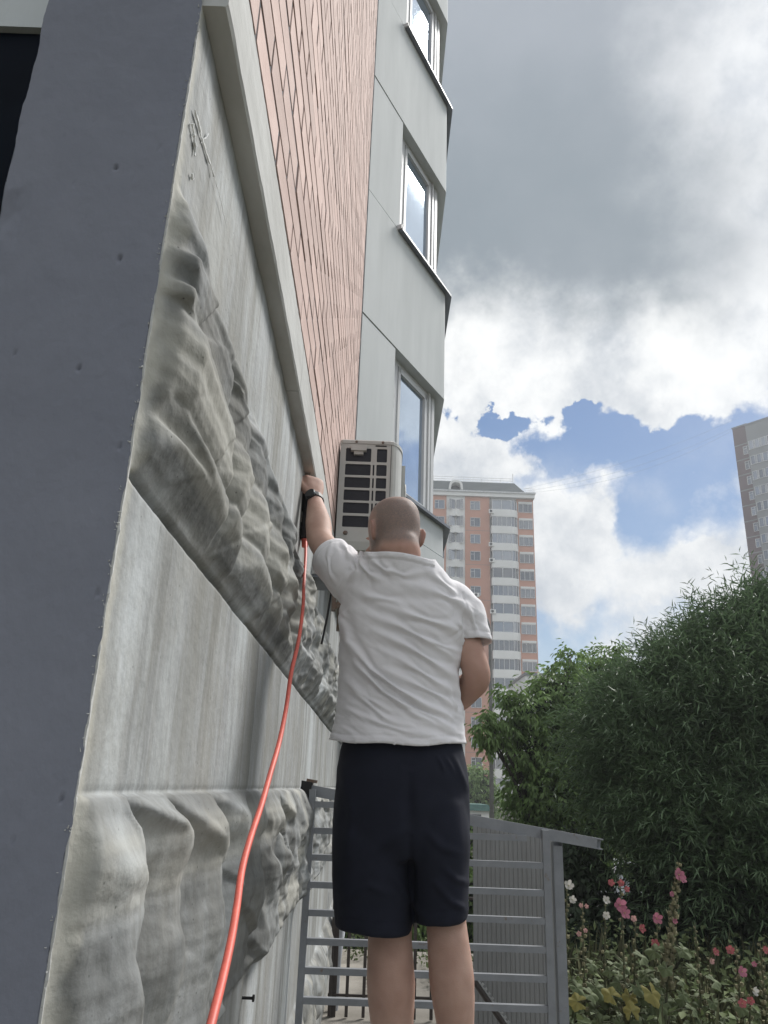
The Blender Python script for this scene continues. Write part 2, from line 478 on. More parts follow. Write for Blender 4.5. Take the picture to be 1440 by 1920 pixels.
def facets(u, v, seed):
    """broken planes: every cell of a jittered grid is a tilted facet"""
    rg = np.random.default_rng(seed)
    n = 256
    jx, jy = rg.random((n, n)), rg.random((n, n)); tx, ty = rg.normal(size=(n, n)), rg.normal(size=(n, n)); of = rg.normal(size=(n, n))
    iu, iv = np.floor(u).astype(int), np.floor(v).astype(int)
    best = np.full(u.shape, 1e9); val = np.zeros(u.shape)
    for a in (-1, 0, 1):
        for b in (-1, 0, 1):
            ci, cj = (iu + a) % n, (iv + b) % n
            du, dv = u - (iu + a + jx[ci, cj]), v - (iv + b + jy[ci, cj])
            q = du*du + dv*dv
            m = q < best
            best = np.where(m, q, best)
            val = np.where(m, .010*tx[ci, cj]*du + .008*ty[ci, cj]*dv + .0045*of[ci, cj], val)
    return val
def relief(Y, H):
    UU = warp(Y, H, UPC, 1.72); UL = warp(Y, H, LOC, 1.80)
    ku, kl = knots(UPR, .22), knots(LOR, .12)
    nsc = np.clip(Y/1.05, .8, 2.4)
    edge = sstep(.830, .862, Y)
    chip = 1 - np.abs(fbm(Y*7/nsc, H*9, 4.0, 3))
    # upper band of rocks
    lo = .352 + .004*perlin(Y*9, 3.3)
    hi = .755 + .03*perlin(Y*2.7, 1.1) + .03*perlin(Y*7, 4.4)
    wob = .06*fbm(Y*2.5/nsc, H*5, 2.0, 3)*sstep(.84, 1.0, Y)
    sh = -.17*sstep(.50, .385, H)*sstep(.84, 1.0, Y)*np.clip(.6 + .8*perlin(Y*2, 6.), 0, 1) + .10*(H - .55) + wob
    d = np.interp(UU + (sh*sstep(1.4, 1.9, Y) + .25*wob*(1 - sstep(1.4, 1.9, Y))), ku[:, 0], ku[:, 1])
    d = d*(1 + .30*perlin(Y*4.5/nsc, H*7, 7.0))
    # oblique creases across the near faces
    cr_ = np.abs(perlin(Y*3.5/nsc + H*4.5, H*3 - Y*1.2/nsc, 3.0))
    d = d - .010*np.exp(-(cr_/.10)**2)*sstep(.84, .9, Y)
    d = d + sstep(1.4, 2.2, Y)*.034*(1 - np.abs(fbm(Y*2.6 + H*3.5, H*5.5 - Y*1.4, 19., 3)) - .72)
    d = d + .010*(chip - .72) + .0035*fbm(Y*15/nsc, H*24, 7.0, 3)
    under = (H - lo)*(.72 + .32*perlin(Y*6/nsc, 8.0) + .16*perlin(Y*26/nsc, H*2, 5.0))
    topf = (hi - H)*(.80 + .40*perlin(Y*5/nsc, 18.0))
    up = smin(smin(d, under, .005), topf, .008)
    up = np.where((H > lo) & (H < hi + .05), np.clip(up, 0, .09), 0)*edge
    def fold(Hh, top, bot, kn, seed, U=Y):
        t = (top - Hh)/(top - bot)
        wob = .045*fbm(Y*2.6/nsc, Hh*6, seed, 3)*sstep(.84, .97, Y)
        fr_ = sstep(1.45, 2.0, Y) if U is not Y else 1.0
        d = np.interp(U + (wob + .06*(t - .5)*sstep(.84, 1., Y))*fr_, kn[:, 0], kn[:, 1])
        d = d*(1 + .20*np.sin(Hh*24 + 5*perlin(Y*2.4/nsc, Hh*2.5, seed + 6)) + .16*perlin(Y*5/nsc, Hh*11, seed + 4))
        ch = 1 - np.abs(fbm(Y*6/nsc, Hh*9, seed + 8, 3))
        d = d + .006*(ch - .72) + .0025*fbm(Y*14/nsc, Hh*16, seed + 3, 3)
        far = sstep(1.6, 2.4, Y)
        d = d + far*.034*(1 - np.abs(fbm(Y*3.4 + Hh*4, Hh*5 - Y*1.6, seed + 1, 3)) - .72)
        topf = (top - Hh)*(np.interp(U, [.83, .95, 1.02, 1.07, 1.2, 1.28, 1.42, 1.6, 1.8], [.34, .5, .42, 1.7, 1.3, .9, .62, 1.4, .55]) + .45*perlin(Y*5.2/nsc, seed, 1.7)) + .005 + .022*np.clip(perlin(Y*4.3/nsc, seed + 9, .3) + .05, 0, 1)
        botf = (Hh - bot - .012*perlin(Y*6, seed + 2))*1.1
        d = smin(smin(d, topf, .010), botf, .006)
        return np.where((t > 0) & (t < 1), np.clip(d, 0, .09), 0)*edge
    lw = fold(H, -.02, -.445, kl, 12.0, UL)
    kl2 = kl.copy(); kl2[:, 0] = kl2[:, 0]*1.07 - .05
    l2 = fold(H, -.885, -1.25, kl2, 30.0)
    rel = up + lw + l2
    d = rel + .0030*fbm(Y*3, H*2.2, 1.0, 3)*edge + .0011*fbm(Y*26, H*26, 2.0, 3)
    gr = np.exp(-((H - .338)/.006)**2)*.016
    d = d - gr*(1 + .2*perlin(Y*20, 2.))*edge
    d = d - .004*np.exp(-((H + .018 + .002*perlin(Y*9, 1.))/.004)**2)*edge
    inrel = np.clip(rel/.012, 0, 1)
    sc_ = nsc*(.10)
    fu = facets(Y/sc_ + H*2, H/(sc_*1.25) - Y*1.5, 5)
    d = d + inrel*np.clip(up/.01, 0, 1)*fu*(.45 + .75*sstep(1.15, 1.6, Y))*.75
    fl = facets(Y/(sc_*.9), H/(sc_*1.9) + Y*.8, 77)
    d = d + inrel*np.clip((lw + l2)/.01, 0, 1)*fl*(.16 + .85*sstep(1.45, 1.9, Y))
    d = d + inrel*(.0022*fbm(Y*17/nsc, H*19, 51., 4, .6) + .0016*np.minimum(0, perlin(Y*60, H*60, 8.) + .35)*2)
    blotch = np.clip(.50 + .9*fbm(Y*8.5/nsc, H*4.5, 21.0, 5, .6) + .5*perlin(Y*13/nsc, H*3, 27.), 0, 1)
    stain_shade = inrel*(.16 + .80*blotch)  # relief dirt in random blotches, deepened to replace missing shade on near faces
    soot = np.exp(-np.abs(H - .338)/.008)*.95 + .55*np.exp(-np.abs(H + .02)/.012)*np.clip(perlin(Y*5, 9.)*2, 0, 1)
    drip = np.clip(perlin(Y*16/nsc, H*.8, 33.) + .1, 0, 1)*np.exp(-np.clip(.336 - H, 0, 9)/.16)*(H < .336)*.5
    stain_shade = np.clip(np.maximum(np.maximum(stain_shade, soot), drip), 0, .92)
    pale = np.clip(fbm(Y*9/nsc, H*7, 41.0, 4)*1.3 - .12, 0, .6)*inrel
    # rubbed, scuffed arris along the near edge
    pale = np.maximum(pale, .8*sstep(.862, .838, Y + .012*fbm(H*18, Y*30, 3., 3)))
    stain_shade = stain_shade*(1 - .8*sstep(.852, .834, Y))
    return d, stain_shade, np.clip(pale, 0, .85)

ys = [.83]
while ys[-1] < 7.2:
    ys.append(ys[-1]*1.0042 + .0004)
ys = np.array(ys)
hs = []
h = -1.55
while h < 1.092:
    hs.append(h)
    fine = (.32 < h < .78) or (-.46 < h < .0)
    h += .0042 if fine else (.011 if h > -1.0 else .016)
hs = np.array(hs + [1.092])
YY, HH = np.meshgrid(ys, hs, indexing='ij')
D, ST, PA = relief(YY, HH)
Db = D.copy(); Db[1:-1, 1:-1] = (4*D[1:-1, 1:-1] + D[:-2, 1:-1] + D[2:, 1:-1] + D[1:-1, :-2] + D[1:-1, 2:])/8; D = Db
V = np.stack([WX + D, YY, HH + EYE], -1)
# ragged near edge
V[0, :, 1] = .8312
V[0, :, 0] = np.minimum(V[0, :, 0], WX) + .0006*perlin(hs*60, .5)
ny, nh = len(ys), len(hs)
idx = np.arange(ny*nh).reshape(ny, nh)
Fq = np.stack([idx[:-1, :-1], idx[1:, :-1], idx[1:, 1:], idx[:-1, 1:]], -1).reshape(-1, 4)
off = np.array(near.location)
obj('relief_wall', fast_mesh('relief_wall', V.reshape(-1, 3) - off, Fq, M_WALL, True, {'stain_shade': ST.ravel(), 'pale': PA.ravel()}), near)

# slate painted end face of the wall slab (grid so that it is dented and pocked)
nx_, nz_ = 120, 950
xs = np.linspace(-.525, -.2995, nx_); zs = np.linspace(0, 4.2, nz_)
XX, ZZ = np.meshgrid(xs, zs, indexing='ij')
dy = .0010*fbm(XX*7, ZZ*7, 3., 3) + .0005*fbm(XX*45, ZZ*30, 1., 3)
chip = np.clip(fbm(XX*14, ZZ*6, 8., 4) - .15, 0, 1)*sstep(-.45, -.52, XX)
dy = dy + .012*chip
pit = np.clip(perlin(XX*75, ZZ*75, 6.) - .72, 0, 1)*sstep(2.7, 2.3, ZZ)
dy = (dy + .035*pit)*sstep(-.2995, -.318, XX)
XE = XX.copy()
XE[0, :] += .006*fbm(zs*8, 1.5, 0, 4) + .006*np.clip(perlin(zs*5, 2.5), 0, 1)
XE[-1, :] += -.0015 + .0022*fbm(zs*22, 7.5, 0., 5, .7) - .007*np.clip(perlin(zs*4.5, 3.1) - .35, 0, 1) + .003*np.clip(perlin(zs*60, 4.1) - .3, 0, 1)
V = np.stack([XE, .8295 + dy, ZZ], -1)
idx = np.arange(nx_*nz_).reshape(nx_, nz_)
Fq = np.stack([idx[:-1, :-1], idx[1:, :-1], idx[1:, 1:], idx[:-1, 1:]], -1).reshape(-1, 4)
obj('wall_end', fast_mesh('wall_end', V.reshape(-1, 3) - off, Fq, M_FIN), near)
b = MB()
b.box(-.528, -.42, .845, 2.2, 0, 4.2)
b.build('wall_flank', M_FIN, near)
# bare concrete arris behind the ragged edge of the paint, with burrs of render
b = MB()
za = np.arange(.0, 4.2, .006)
rs = []
for z in za:
    w = .0012*perlin(z*55, 2.2) + .0010*perlin(z*140, 3.2)
    rs.append([(-.305, .8304, z), (-.3015 + w, .8302 - abs(w)*.5, z), (-.2992 + w, .8312, z), (-.3002, .838, z), (-.305, .838, z)])
b.rings(rs)
b.build('arris', M_CORN, near)
b = MB()
for i in range(380):
    z = rnd.uniform(.4, 3.2)
    if perlin(z*6, 1.) < rnd.uniform(-.6, .5): continue
    l = rnd.uniform(.0012, .0045); w = rnd.uniform(.0004, .0011)
    c = Vector((-.3015 + rnd.uniform(-.003, .003), .8285, z))
    d_ = Vector((rnd.uniform(-1, .5), -.3, rnd.uniform(-.5, .9))).normalized()
    b.tube([c, c + d_*l], [w, w*.3], 4)
o = b.build('render_burrs', M_CORN, near); o['kind'] = 'stuff'

# porch recess left of the slab: near-black sheet standing in for its shade, lintel
lint_z = P(40, 50, 1.18).z
b = MB(); b.box(-1.9, -.530, 1.195, 1.25, 0, lint_z - .001); b.build('porch_shade_sheet', M_VOID, near)
b = MB(); b.box(-1.9, -.530, 1.18, 1.5, lint_z, lint_z + .8); b.build('porch_lintel', M_BAY, near)
b = MB(); b.box(-1.95, -1.9, .85, 1.5, 0, 4.2); b.build('porch_side', M_VOID, near)

# cornice
ccx = -.262
b = MB()
seg = [(.833, 2.02), (2.026, 3.42), (3.426, 5.72)]
for (y0, y1) in seg:
    n = max(8, int((y1-y0)/.02))
    rs = []
    for i in range(n+1):
        y = y0 + (y1 - y0)*i/n
        w1, w2 = .002*math.sin(y*37) + rnd.uniform(-.0015, .0015), rnd.uniform(-.0016, .0016)
        z0, z1 = EYE + 1.092, EYE + 1.252
        rs.append([(-.42, y, z0 + .001), (ccx - .003, y, z0 + w1*.6), (ccx + .001, y, z0 + .006 + w1), (ccx + .002 + w2*.3, y, z0 + .08),
                   (ccx + .001, y, z1 - .004 + w2), (ccx - .004, y, z1), (-.42, y, z1)])
    b.rings(rs)
b.build('cornice', M_CORN, near)
b = MB(); b.box(-.42, -.2665, .836, 5.78, EYE + 1.253, EYE + 1.268); b.build('cornice_joint', M_MORT, near)

# brick tiles
b = MB(); b.box(-.5, -.2648, .834, 5.80, EYE + 1.269, 12.5); b.build('mortar_bed', M_MORT, near)
CH, CL, J = .0998, .298, .0135
def brick_geo(L, Hh, jit):
    q = .0008
    x0, x1 = -.0040, 0.0
    vs = [(x0, 0, 0), (x0, L, 0), (x0, L, Hh), (x0, 0, Hh), (x1, q, q), (x1, L-q, q), (x1, L-q, Hh-q), (x1, q, Hh-q)]
    vs = [(v[0] + (jit() if i > 3 else 0)*.25, v[1] + jit(), v[2] + jit()) for i, v in enumerate(vs)]
    fs = [(4, 5, 6, 7), (0, 1, 5, 4), (1, 2, 6, 5), (2, 3, 7, 6), (3, 0, 4, 7)]
    return vs, fs
cand = []
for r in range(84):
    z = EYE + 1.270 + r*CH
    y = 1.03 - CL*2 + (CL*.5 if r % 2 else 0) + .005
    while y < 5.80:
        ya, yb = max(y, .838), min(y + CL - J, 5.795)
        if yb - ya > .03:
            vis = abs(z - EYE)/max(ya, .1) < 1.5
            dist = math.sqrt(ya**2 + (z - EYE)**2)
            # the apparent size of a tile: height times width as seen from the photographer's place
            ap = (yb - ya)/(dist**3) if vis else 0
            cand.append((ap, ya, yb, z))
        y += CL
cand.sort(reverse=True)
meshes = []
for k in range(6):
    vs, fs = brick_geo(CL - J, CH - J, lambda: rnd.uniform(-.0014, .0014))
    meshes.append(MB().add(vs, fs).mesh('brick', M_BRICK))
field = MB()
nb = 0
for ap, ya, yb, z in cand:
    dx = rnd.uniform(-.0016, .0016)
    if nb < 300:
        if yb - ya > CL - J - .002:
            me = meshes[rnd.randrange(6)]
        else:
            vs, fs = brick_geo(yb - ya, CH - J, lambda: rnd.uniform(-.0014, .0014))
            me = MB().add(vs, fs).mesh('brick', M_BRICK)
        o = obj('brick', me, near)
        o.location = Vector((-.262 + dx, ya, z)) - near.location
        nb += 1
    else:
        vs, fs = brick_geo(yb - ya, CH - J, lambda: rnd.uniform(-.0014, .0014))
        field.add([(v[0] - .262 + dx, v[1] + ya, v[2] + z) for v in vs], fs)
o = field.build('brick_field', M_BRICKF, near); o['kind'] = 'stuff'

# ------------------------------------------------------------------ bay of the near building
BA = Vector((-.264, 5.812, 0)); BD = Vector((.884, 1.63, 0)).normalized(); BL = math.hypot(.884, 1.63)
BN = Vector((BD.y, -BD.x, 0))                       # outward normal
def bp(t, d, z):                                      # t along the slanted side (0..1 = corner), d outwards
    return BA + BD*(t*BL) + BN*d + Vector((0, 0, z))
FY = 3.4
def bay_prism(t0, t1, d0, d1, z0, z1, b=None):
    b = b or MB()
    c = (bp((t0+t1)/2, (d0+d1)/2, (z0+z1)/2))
    return b.obox(c, BD*((t1-t0)*BL/2), BN*((d1-d0)/2), Vector((0, 0, (z1-z0)/2)))
CT = .985
CORN = bp(CT, 0, 0)
def belt(z0, z1, dpr, t0=0.0):
    """spandrel belt wrapping the corner: outline follows the slanted side and then the front"""
    a = bp(t0, dpr, 0); c = CORN + BN*dpr + BD*.0; c = Vector((CORN.x + dpr*1.15, CORN.y + dpr*.35, 0))
    e = Vector((c.x, CORN.y + FY, 0)); f = Vector((-.8, e.y, 0)); g_ = bp(t0, -.30, 0)
    bv = .014
    b = MB()
    pts = [a, c - BD*bv, c + Vector((0, bv, 0)), e, f, g_]
    n = len(pts)
    vs = [(q.x, q.y, z0) for q in pts] + [(q.x, q.y, z1) for q in pts]
    fs = [tuple(reversed(range(n))), tuple(range(n, 2*n))] + [(i, (i+1) % n, n+(i+1) % n, n+i) for i in range(n)]
    return b.add(vs, fs)
SILL = [EYE + 2.535 + 2.8*k for k in range(3)]
SOFF = [EYE + 3.965 + 2.8*k for k in range(3)]
T_W = .362
# storey belts (each a panel of its own)
belt(EYE + 2.19, SILL[0] - .02, .0, .02).build('bay_panel', M_BAY, near)
belt(EYE + 1.2, EYE + 2.175, .012, .02).build('bay_panel', M_BAY, near)
for k in range(2):
    belt(SOFF[k], SILL[k+1] - .02, .0, .012).build('bay_panel', M_BAY, near)
belt(SOFF[2], SOFF[2] + 2.0, .0, .012).build('bay_panel', M_BAY, near)
# blank wall panels beside the windows
for k in range(3):
    bay_prism(.015, T_W, -.25, -.004, SILL[k] - .006, SOFF[k] - .016).build('bay_panel', M_BAY, near)
bay_prism(-.02, .99, -.5, -.262, EYE + 1.22, EYE + 10.5).build('bay_core', M_MORT, near)
b = MB(); b.box(-.8, -.31, 7.2, 11, -.5, EYE + 1.19); b.build('plinth_wall', M_CORN, near)
b = MB(); b.box(-1.2, .34, 7.6, CORN.y + FY - .1, EYE + 1.22, EYE + 11); b.build('bay_infill', M_MORT, near)
# joint sealant strips where the bay meets the brickwork
b = MB(); b.tube([(-.268, 5.806, EYE + .9), (-.268, 5.806, EYE + 10)], .012, 6); b.build('joint_sealant', M_MORT, near)

RC = .115       # recess of the window plane
def window_unit(k):
    z0, z1 = SILL[k], SOFF[k]
    fr = MB()
    t1 = .875
    def bar(ta, tb, za, zb, da=-RC-.05, db=-RC+.012): bay_prism(ta, tb, da, db, za, zb, fr)
    fw = .020
    # reveal
    bar(T_W, T_W + fw, z0, z1); bar(t1 - .02, t1, z0, z1)
    bar(T_W, t1, z1 - .05, z1, -RC-.05, -RC+.013); bar(T_W, t1, z0, z0 + .06, -RC-.05, -RC+.013)
    mt = .475
    bar(mt - .018, mt + .018, z0, z1, -RC-.05, -RC+.016)
    bar(T_W, mt, z0 + .93, z0 + .985, -RC-.05, -RC+.015)
    # sash of the broad light, proud of the frame
    for ta, tb, za, zb in ((mt + .02, mt + .045, z0 + .062, z1 - .052), (t1 - .05, t1 - .024, z0 + .062, z1 - .052),
                           (mt + .02, t1 - .024, z1 - .112, z1 - .054), (mt + .02, t1 - .024, z0 + .062, z0 + .118)):
        bar(ta, tb, za, zb, -RC-.04, -RC+.026)
    for za, zb in ((z0 + .062, z0 + .925), (z0 + .99, z1 - .052)):
        bar(T_W + .022, T_W + .037, za, zb, -RC-.04, -RC+.024); bar(mt - .036, mt - .021, za, zb, -RC-.04, -RC+.024)
        bar(T_W + .022, mt - .021, zb - .042, zb, -RC-.04, -RC+.024); bar(T_W + .022, mt - .021, za, za + .042, -RC-.04, -RC+.024)
    # corner post
    bar(t1, t1 + .022, z0, z1, -RC-.06, -RC+.03); bar(t1 + .022, t1 + .05, z0, z1, -RC-.06, -RC+.012); bar(t1 + .05, t1 + .085, z0, z1, -RC-.10, -RC+.02)
    w = fr.build('window', M_FRAME, near)
    for ta, tb, za, zb in ((mt + .045, t1 - .05, z0 + .118, z1 - .112), (T_W + .037, mt - .036, z0 + .104, z0 + .883), (T_W + .037, mt - .036, z0 + 1.03, z1 - .094)):
        q = bay_prism(ta, tb, -RC-.012, -RC-.004, za, zb)
        o = q.build('pane', M_GLASS, w)
    # front-facing glazing round the corner, seen edge-on
    b = MB(); b.box(CORN.x - .17, CORN.x - .112, CORN.y + .02, CORN.y + FY - .1, z0, z1); b.build('front_frame', M_FRAME, w)
    # metal drip sill wrapping the corner
    s = MB()
    a0, a1 = bp(T_W - .02, .055, z0 - .015), bp(T_W - .02, -RC, z0 + .035)
    cc = Vector((CORN.x + .075, CORN.y + .02, z0 - .015)); ci = Vector((CORN.x - .11, CORN.y + .10, z0 + .035))
    e0, e1 = Vector((cc.x, CORN.y + FY, z0 - .015)), Vector((ci.x, CORN.y + FY, z0 + .035))
    dn = Vector((0, 0, -.028))
    vs = [a0, cc, e0, a1, ci, e1, a0 + dn, cc + dn, e0 + dn, a1 + dn*2.2, ci + dn*2.2, e1 + dn*2.2]
    s.add(vs, [(0, 1, 4, 3), (1, 2, 5, 4), (0, 6, 7, 1), (1, 7, 8, 2), (6, 9, 10, 7), (7, 10, 11, 8), (0, 3, 9, 6)])
    s.build('sill', M_SILL, near)
    b = MB(); bay_prism(T_W - .03, T_W - .021, -.02, .05, z0 - .03, z0 + .02, b); b.build('sill_end_cap', M_FRAME, near)
for k in range(3): window_unit(k)

# ------------------------------------------------------------------ air conditioner on the brick wall
AY = 3.9
ax0 = P(634, 920, AY).x
ax1 = P(753, 920, AY).x
az1 = P(690, 829, AY).z; az0 = P(690, 1012, AY).z
ac = thing('air_conditioner', 'cream outdoor air conditioner unit with dark grille openings, mounted on the pink brick', 'air conditioner', ((ax0+ax1)/2, AY+.4, az0))
W_, H_ = ax1 - ax0, az1 - az0
flat = .80                                           # share of the side that is flat, the rest is the rounded front edge
def rr(u0, u1, v0, v1, r, n=4):
    pts = []
    for cx, cy, a0 in ((u1-r, v1-r, 0), (u0+r, v1-r, 90), (u0+r, v0+r, 180), (u1-r, v0+r, 270)):
        for i in range(n):
            a = math.radians(a0 + 90*i/(n-1)); pts.append((cx + r*math.cos(a), cy + r*math.sin(a)))
    return pts
def plate_cell(b, U0, U1, V0, V1, hole, to3, depth):
    n = 4
    pts = rr(*hole, min(.013, (hole[1]-hole[0])*.45), n)
    corners = [(U1, V1), (U0, V1), (U0, V0), (U1, V0)]
    vs = [to3(u, v, 0) for u, v in pts] + [to3(u, v, 0) for u, v in corners] + [to3(u, v, depth) for u, v in pts]
    fs = []
    m = len(pts)
    for k in range(4):
        for i in range(n-1): fs.append((k*n+i, m+k, k*n+i+1))
        a, c = k*n+n-1, ((k+1) % 4)*n
        fs.append((a, m+k, m+(k+1) % 4, c))
    for i in range(m):
        j = (i+1) % m; fs.append((i, j, m+4+j, m+4+i))
    b.add(vs, [tuple(reversed(f)) for f in fs])
to3 = lambda u, v, d: (ax0 + u*W_, AY + d, az0 + v*H_)
b = MB()
vrow = [.0, .075+.07]
rows = [(.79, .932), (.648, .764), (.518, .626), (.388, .496), (.258, .366), (.12, .233)]
vb = [1.0, .777, .635, .505, .375, .2435, .0]
cols = [(.09, .497), (.529, .556), (.588, .752)]
ub = [.0, .514, .569, flat]
for i, (v0, v1) in enumerate(rows):
    for j, (u0, u1) in enumerate(cols):
        if i == 0 and j == 1:
            plate_cell(b, ub[j], ub[j+1], vb[i+1], vb[i], (u0 + .008, u1 - .006, .80, .802), to3, .012); continue
        plate_cell(b, ub[j], ub[j+1], vb[i+1], vb[i], (u0*W_/W_, u1, v0, v1), to3, .006)
b.build('side_panel', M_AC, ac)
b = MB(); b.box(ax0 + .01, ax0 + .77*W_, AY + .0062, AY + .03, az0 + .08*H_, az0 + .95*H_); b.build('coil', M_ACD, ac)
# shell: rounded front edge, front, top and rear
b = MB()
def shell_outline(z, g=0.0):
    r = W_*(1 - flat) + g
    pts = [(ax0 - g, AY + .86), (ax0 - g, AY + .012 - g), (ax0 + .010, AY - g)] if g else [(ax0 + .001, AY + .86), (ax0 + .001, AY + .03), (ax0 + .001, AY + .004)]
    pts += [(ax0 + flat*W_, AY - g)]
    for i in range(1, 7):
        a = math.pi/2*i/6
        pts.append((ax0 + flat*W_ + r*math.sin(a), AY - g + .16*(1 - math.cos(a))))
    pts += [(ax1 + g, AY + .86)]
    return [(x, y, z) for x, y in pts]
lo, hi = shell_outline(az0), shell_outline(az1)
n = len(lo)
b.add(lo + hi, [(i, i+1, n+i+1, n+i) for i in range(3, n-1)] + [(n-1, 0, n, 2*n-1), (0, 1, n+1, n), (1, 2, n+2, n+1)])
b.build('casing', M_AC, ac)
b = MB(); b.rings([shell_outline(az1 - .012, .004), shell_outline(az1 + .006, .004), shell_outline(az1 + .014, -.006)]); b.build('top_cover', M_AC, ac)
b = MB(); b.rings([shell_outline(az0 - .055, -.012), shell_outline(az0 - .012, .001), shell_outline(az0 + .003, .001)]); b.build('base_pan', M_AC, ac)
b = MB(); b.box(ax0 + .17*W_, ax0 + .42*W_, AY - .022, AY + .01, az0 + .895*H_, az0 + .955*H_)
b.box(ax0 + .22*W_, ax0 + .37*W_, AY - .012, AY + .01, az0 + .86*H_, az0 + .895*H_); b.build('handle', M_AC, ac)
for u, v in ((.075, 1.0), (.50, 1.0)):
    b = MB(); b.ball((ax0 + (u+.18)*W_, AY - .006, az1 - .002), .008, .006, .008, 8, 5); b.build('screw', M_RUST, ac)
b = MB(); b.ball((ax0 + .15*W_, AY - .002, az0 + .06*H_), .013, .008, .013, 10, 5); b.build('screw', M_RUST, ac)
b = MB(); b.box(ax0 + .56*W_, ax0 + .74*W_, AY - .002, AY + .004, az0 + .955*H_, az0 + .968*H_); b.build('vent_slot', M_BLACK, ac)
b = MB(); b.box(ax0 + .815*W_, ax0 + .821*W_, AY - .0015, AY + .004, az0 + .0*H_, az0 + 1.0*H_); b.build('seam', M_BLACK, ac)
b = MB(); b.box(ax1 + .001, ax1 + .022, AY + .20, AY + .84, az0 + .03, az1 - .05); b.build('fan_grille', M_AC, ac)
br = thing('wall_bracket', 'dark steel bracket carrying the air conditioner over the cornice', 'bracket', (ax0, AY+.2, az0-.1))
for yy in (AY + .12, AY + .68):
    b = MB()
    b.box(-.262, ax1 - .02, yy, yy + .04, az0 - .095, az0 - .056); b.box(-.261, -.24, yy + .001, yy + .039, az0 - .36, az0 - .0955)
    b.tube([(-.245, yy + .02, az0 - .34), (ax1 - .08, yy + .02, az0 - .09)], .014, 6)
    b.build('arm', M_RUST, br)
fy, fz = AY + .47, (az0 + az1)/2 - .01
b = MB(); b.tube([(ax1 + .0225, fy, fz), (ax1 + .0245, fy, fz)], .215, 32); b.build('fan_opening', M_ACD, ac)
for rr_ in (.03, .07, .11, .15, .19, .218):
    b = MB(); b.tube([(ax1 + .030, fy + rr_*math.cos(2*math.pi*k/32), fz + rr_*math.sin(2*math.pi*k/32)) for k in range(33)], .003, 5, False); b.build('guard_ring', M_AC, ac)

# chipped concrete block under the cornice, further along
bz0 = P(600, 1076, 3.2).z
bl = thing('wall_box', 'grey junction box on the relief wall beside the raised arm', 'junction box', (-.25, 3.3, bz0))
b = MB(); b.box(-.30, -.150, 3.2, 3.46, bz0, bz0 + .10); b.build('body', M_CORN, bl)
b = MB(); b.box(-.298, -.158, 3.205, 3.45, bz0 - .012, bz0 - .001); b.build('bottom_plate', M_SILL, bl)
b = MB(); b.tube([(-.235, 3.197, bz0 + .03), (-.232, 3.2, bz0 - .02), (-.228, 3.45, bz0 - .02), (-.24, 3.47, bz0 - .12), (-.262, 3.5, bz0 - .25)], .005, 6); b.build('cable', M_BLACK, bl)
bo = MB(); q = P(482, 1872, 2.15); bo.tube([(-.30, q.y, q.z), (-.272, q.y, q.z)], .0035, 8); bo.tube([(-.275, q.y, q.z), (-.270, q.y, q.z)], .008, 8)
tag(bo.build('bolt', M_BLACK), 'small dark bolt sticking out of the smooth lower wall near the bottom', 'bolt')

# white plaster smears near the top of the slab
sm = mat('white_plaster', (.85, .86, .85), .8, .05, 20)
b = MB()
def smear(pts, w):
    q = []
    for (px, py) in pts:
        r = ray(px, py); k = -.2975/r.x
        q.append(Vector((-.2955 + rnd.uniform(-.001, .001), r.y*k, EYE + r.z*k)))
    b.tube([q[0].lerp(q[1], .0)] + [q[k//3].lerp(q[min(k//3+1, len(q)-1)], (k % 3)/3) + Vector((0, rnd.uniform(-.002, .002), rnd.uniform(-.002, .002))) for k in range(1, 3*(len(q)-1))] + [q[-1]], [w*rnd.uniform(.15, .95) for _ in range(3*(len(q)-1) + 1)], 5)
smear([(362, 205), (368, 228), (375, 255), (381, 275), (390, 300), (398, 330)], .0028)
smear([(358, 232), (361, 255), (364, 272), (363, 292)], .0042)
smear([(388, 250), (381, 262), (376, 268)], .0015); smear([(372, 248), (377, 262), (383, 278)], .0016)
smear([(400, 335), (410, 370), (420, 410), (425, 432)], .0011); smear([(357, 325), (359, 335)], .004)
tag(b.build('plaster_smear', sm), 'white splash of plaster dried on the wall under the cornice', 'plaster splash', kind='stuff')

# ------------------------------------------------------------------ gate, beam, post, profiled sheet
GY = 3.38
gate = thing('metal_gate', 'grey welded metal gate with horizontal bars behind the man', 'gate', (.23, GY, 0))
gl, gr_ = P(573, 1700, GY).x, P(1027, 1700, GY).x
tz = P(585, 1480, GY).z
b = MB(); b.box(gl - .013, gl + .013, GY - .015, GY + .015, .06, tz); b.build('stile', M_GATE, gate)
b = MB(); b.box(gr_ - .014, gr_ + .014, GY - .015, GY + .015, .06, P(1020, 1556, GY).z); b.build('stile', M_GATE, gate)
z = P(592, 1508, GY).z
zz = []
step = (P(592, 1508, GY).z - P(600, 1820, GY).z)/6
while z > .12:
    b = MB()
    rs = []
    xr = gr_ - .0145
    tb_ = (P(562, 1478, GY).z - .03 - z)/(P(562, 1478, GY).z - P(1128, 1583, GY).z)
    xr = min(xr, P(562, 1478, GY).x + tb_*(P(1128, 1583, GY).x - P(562, 1478, GY).x))
    hb = .0115
    b.box(gl + .0135, xr, GY - .012, GY + .012, z - hb, z + hb)
    bv = b.build('bar', M_GATE, gate)
    zz.append(z); z -= step
beam = thing('canopy_beam', 'sloping grey square tube resting on the gate with its open end at right', 'beam', (.3, GY + .03, EYE))
a, c = P(562, 1478, GY + .036), P(1128, 1583, GY + .036)
d = (c - a).normalized(); upv = Vector((0, 1, 0)).cross(d); upv = -upv if upv.z < 0 else upv
hw = .021; th = .0025
b = MB()
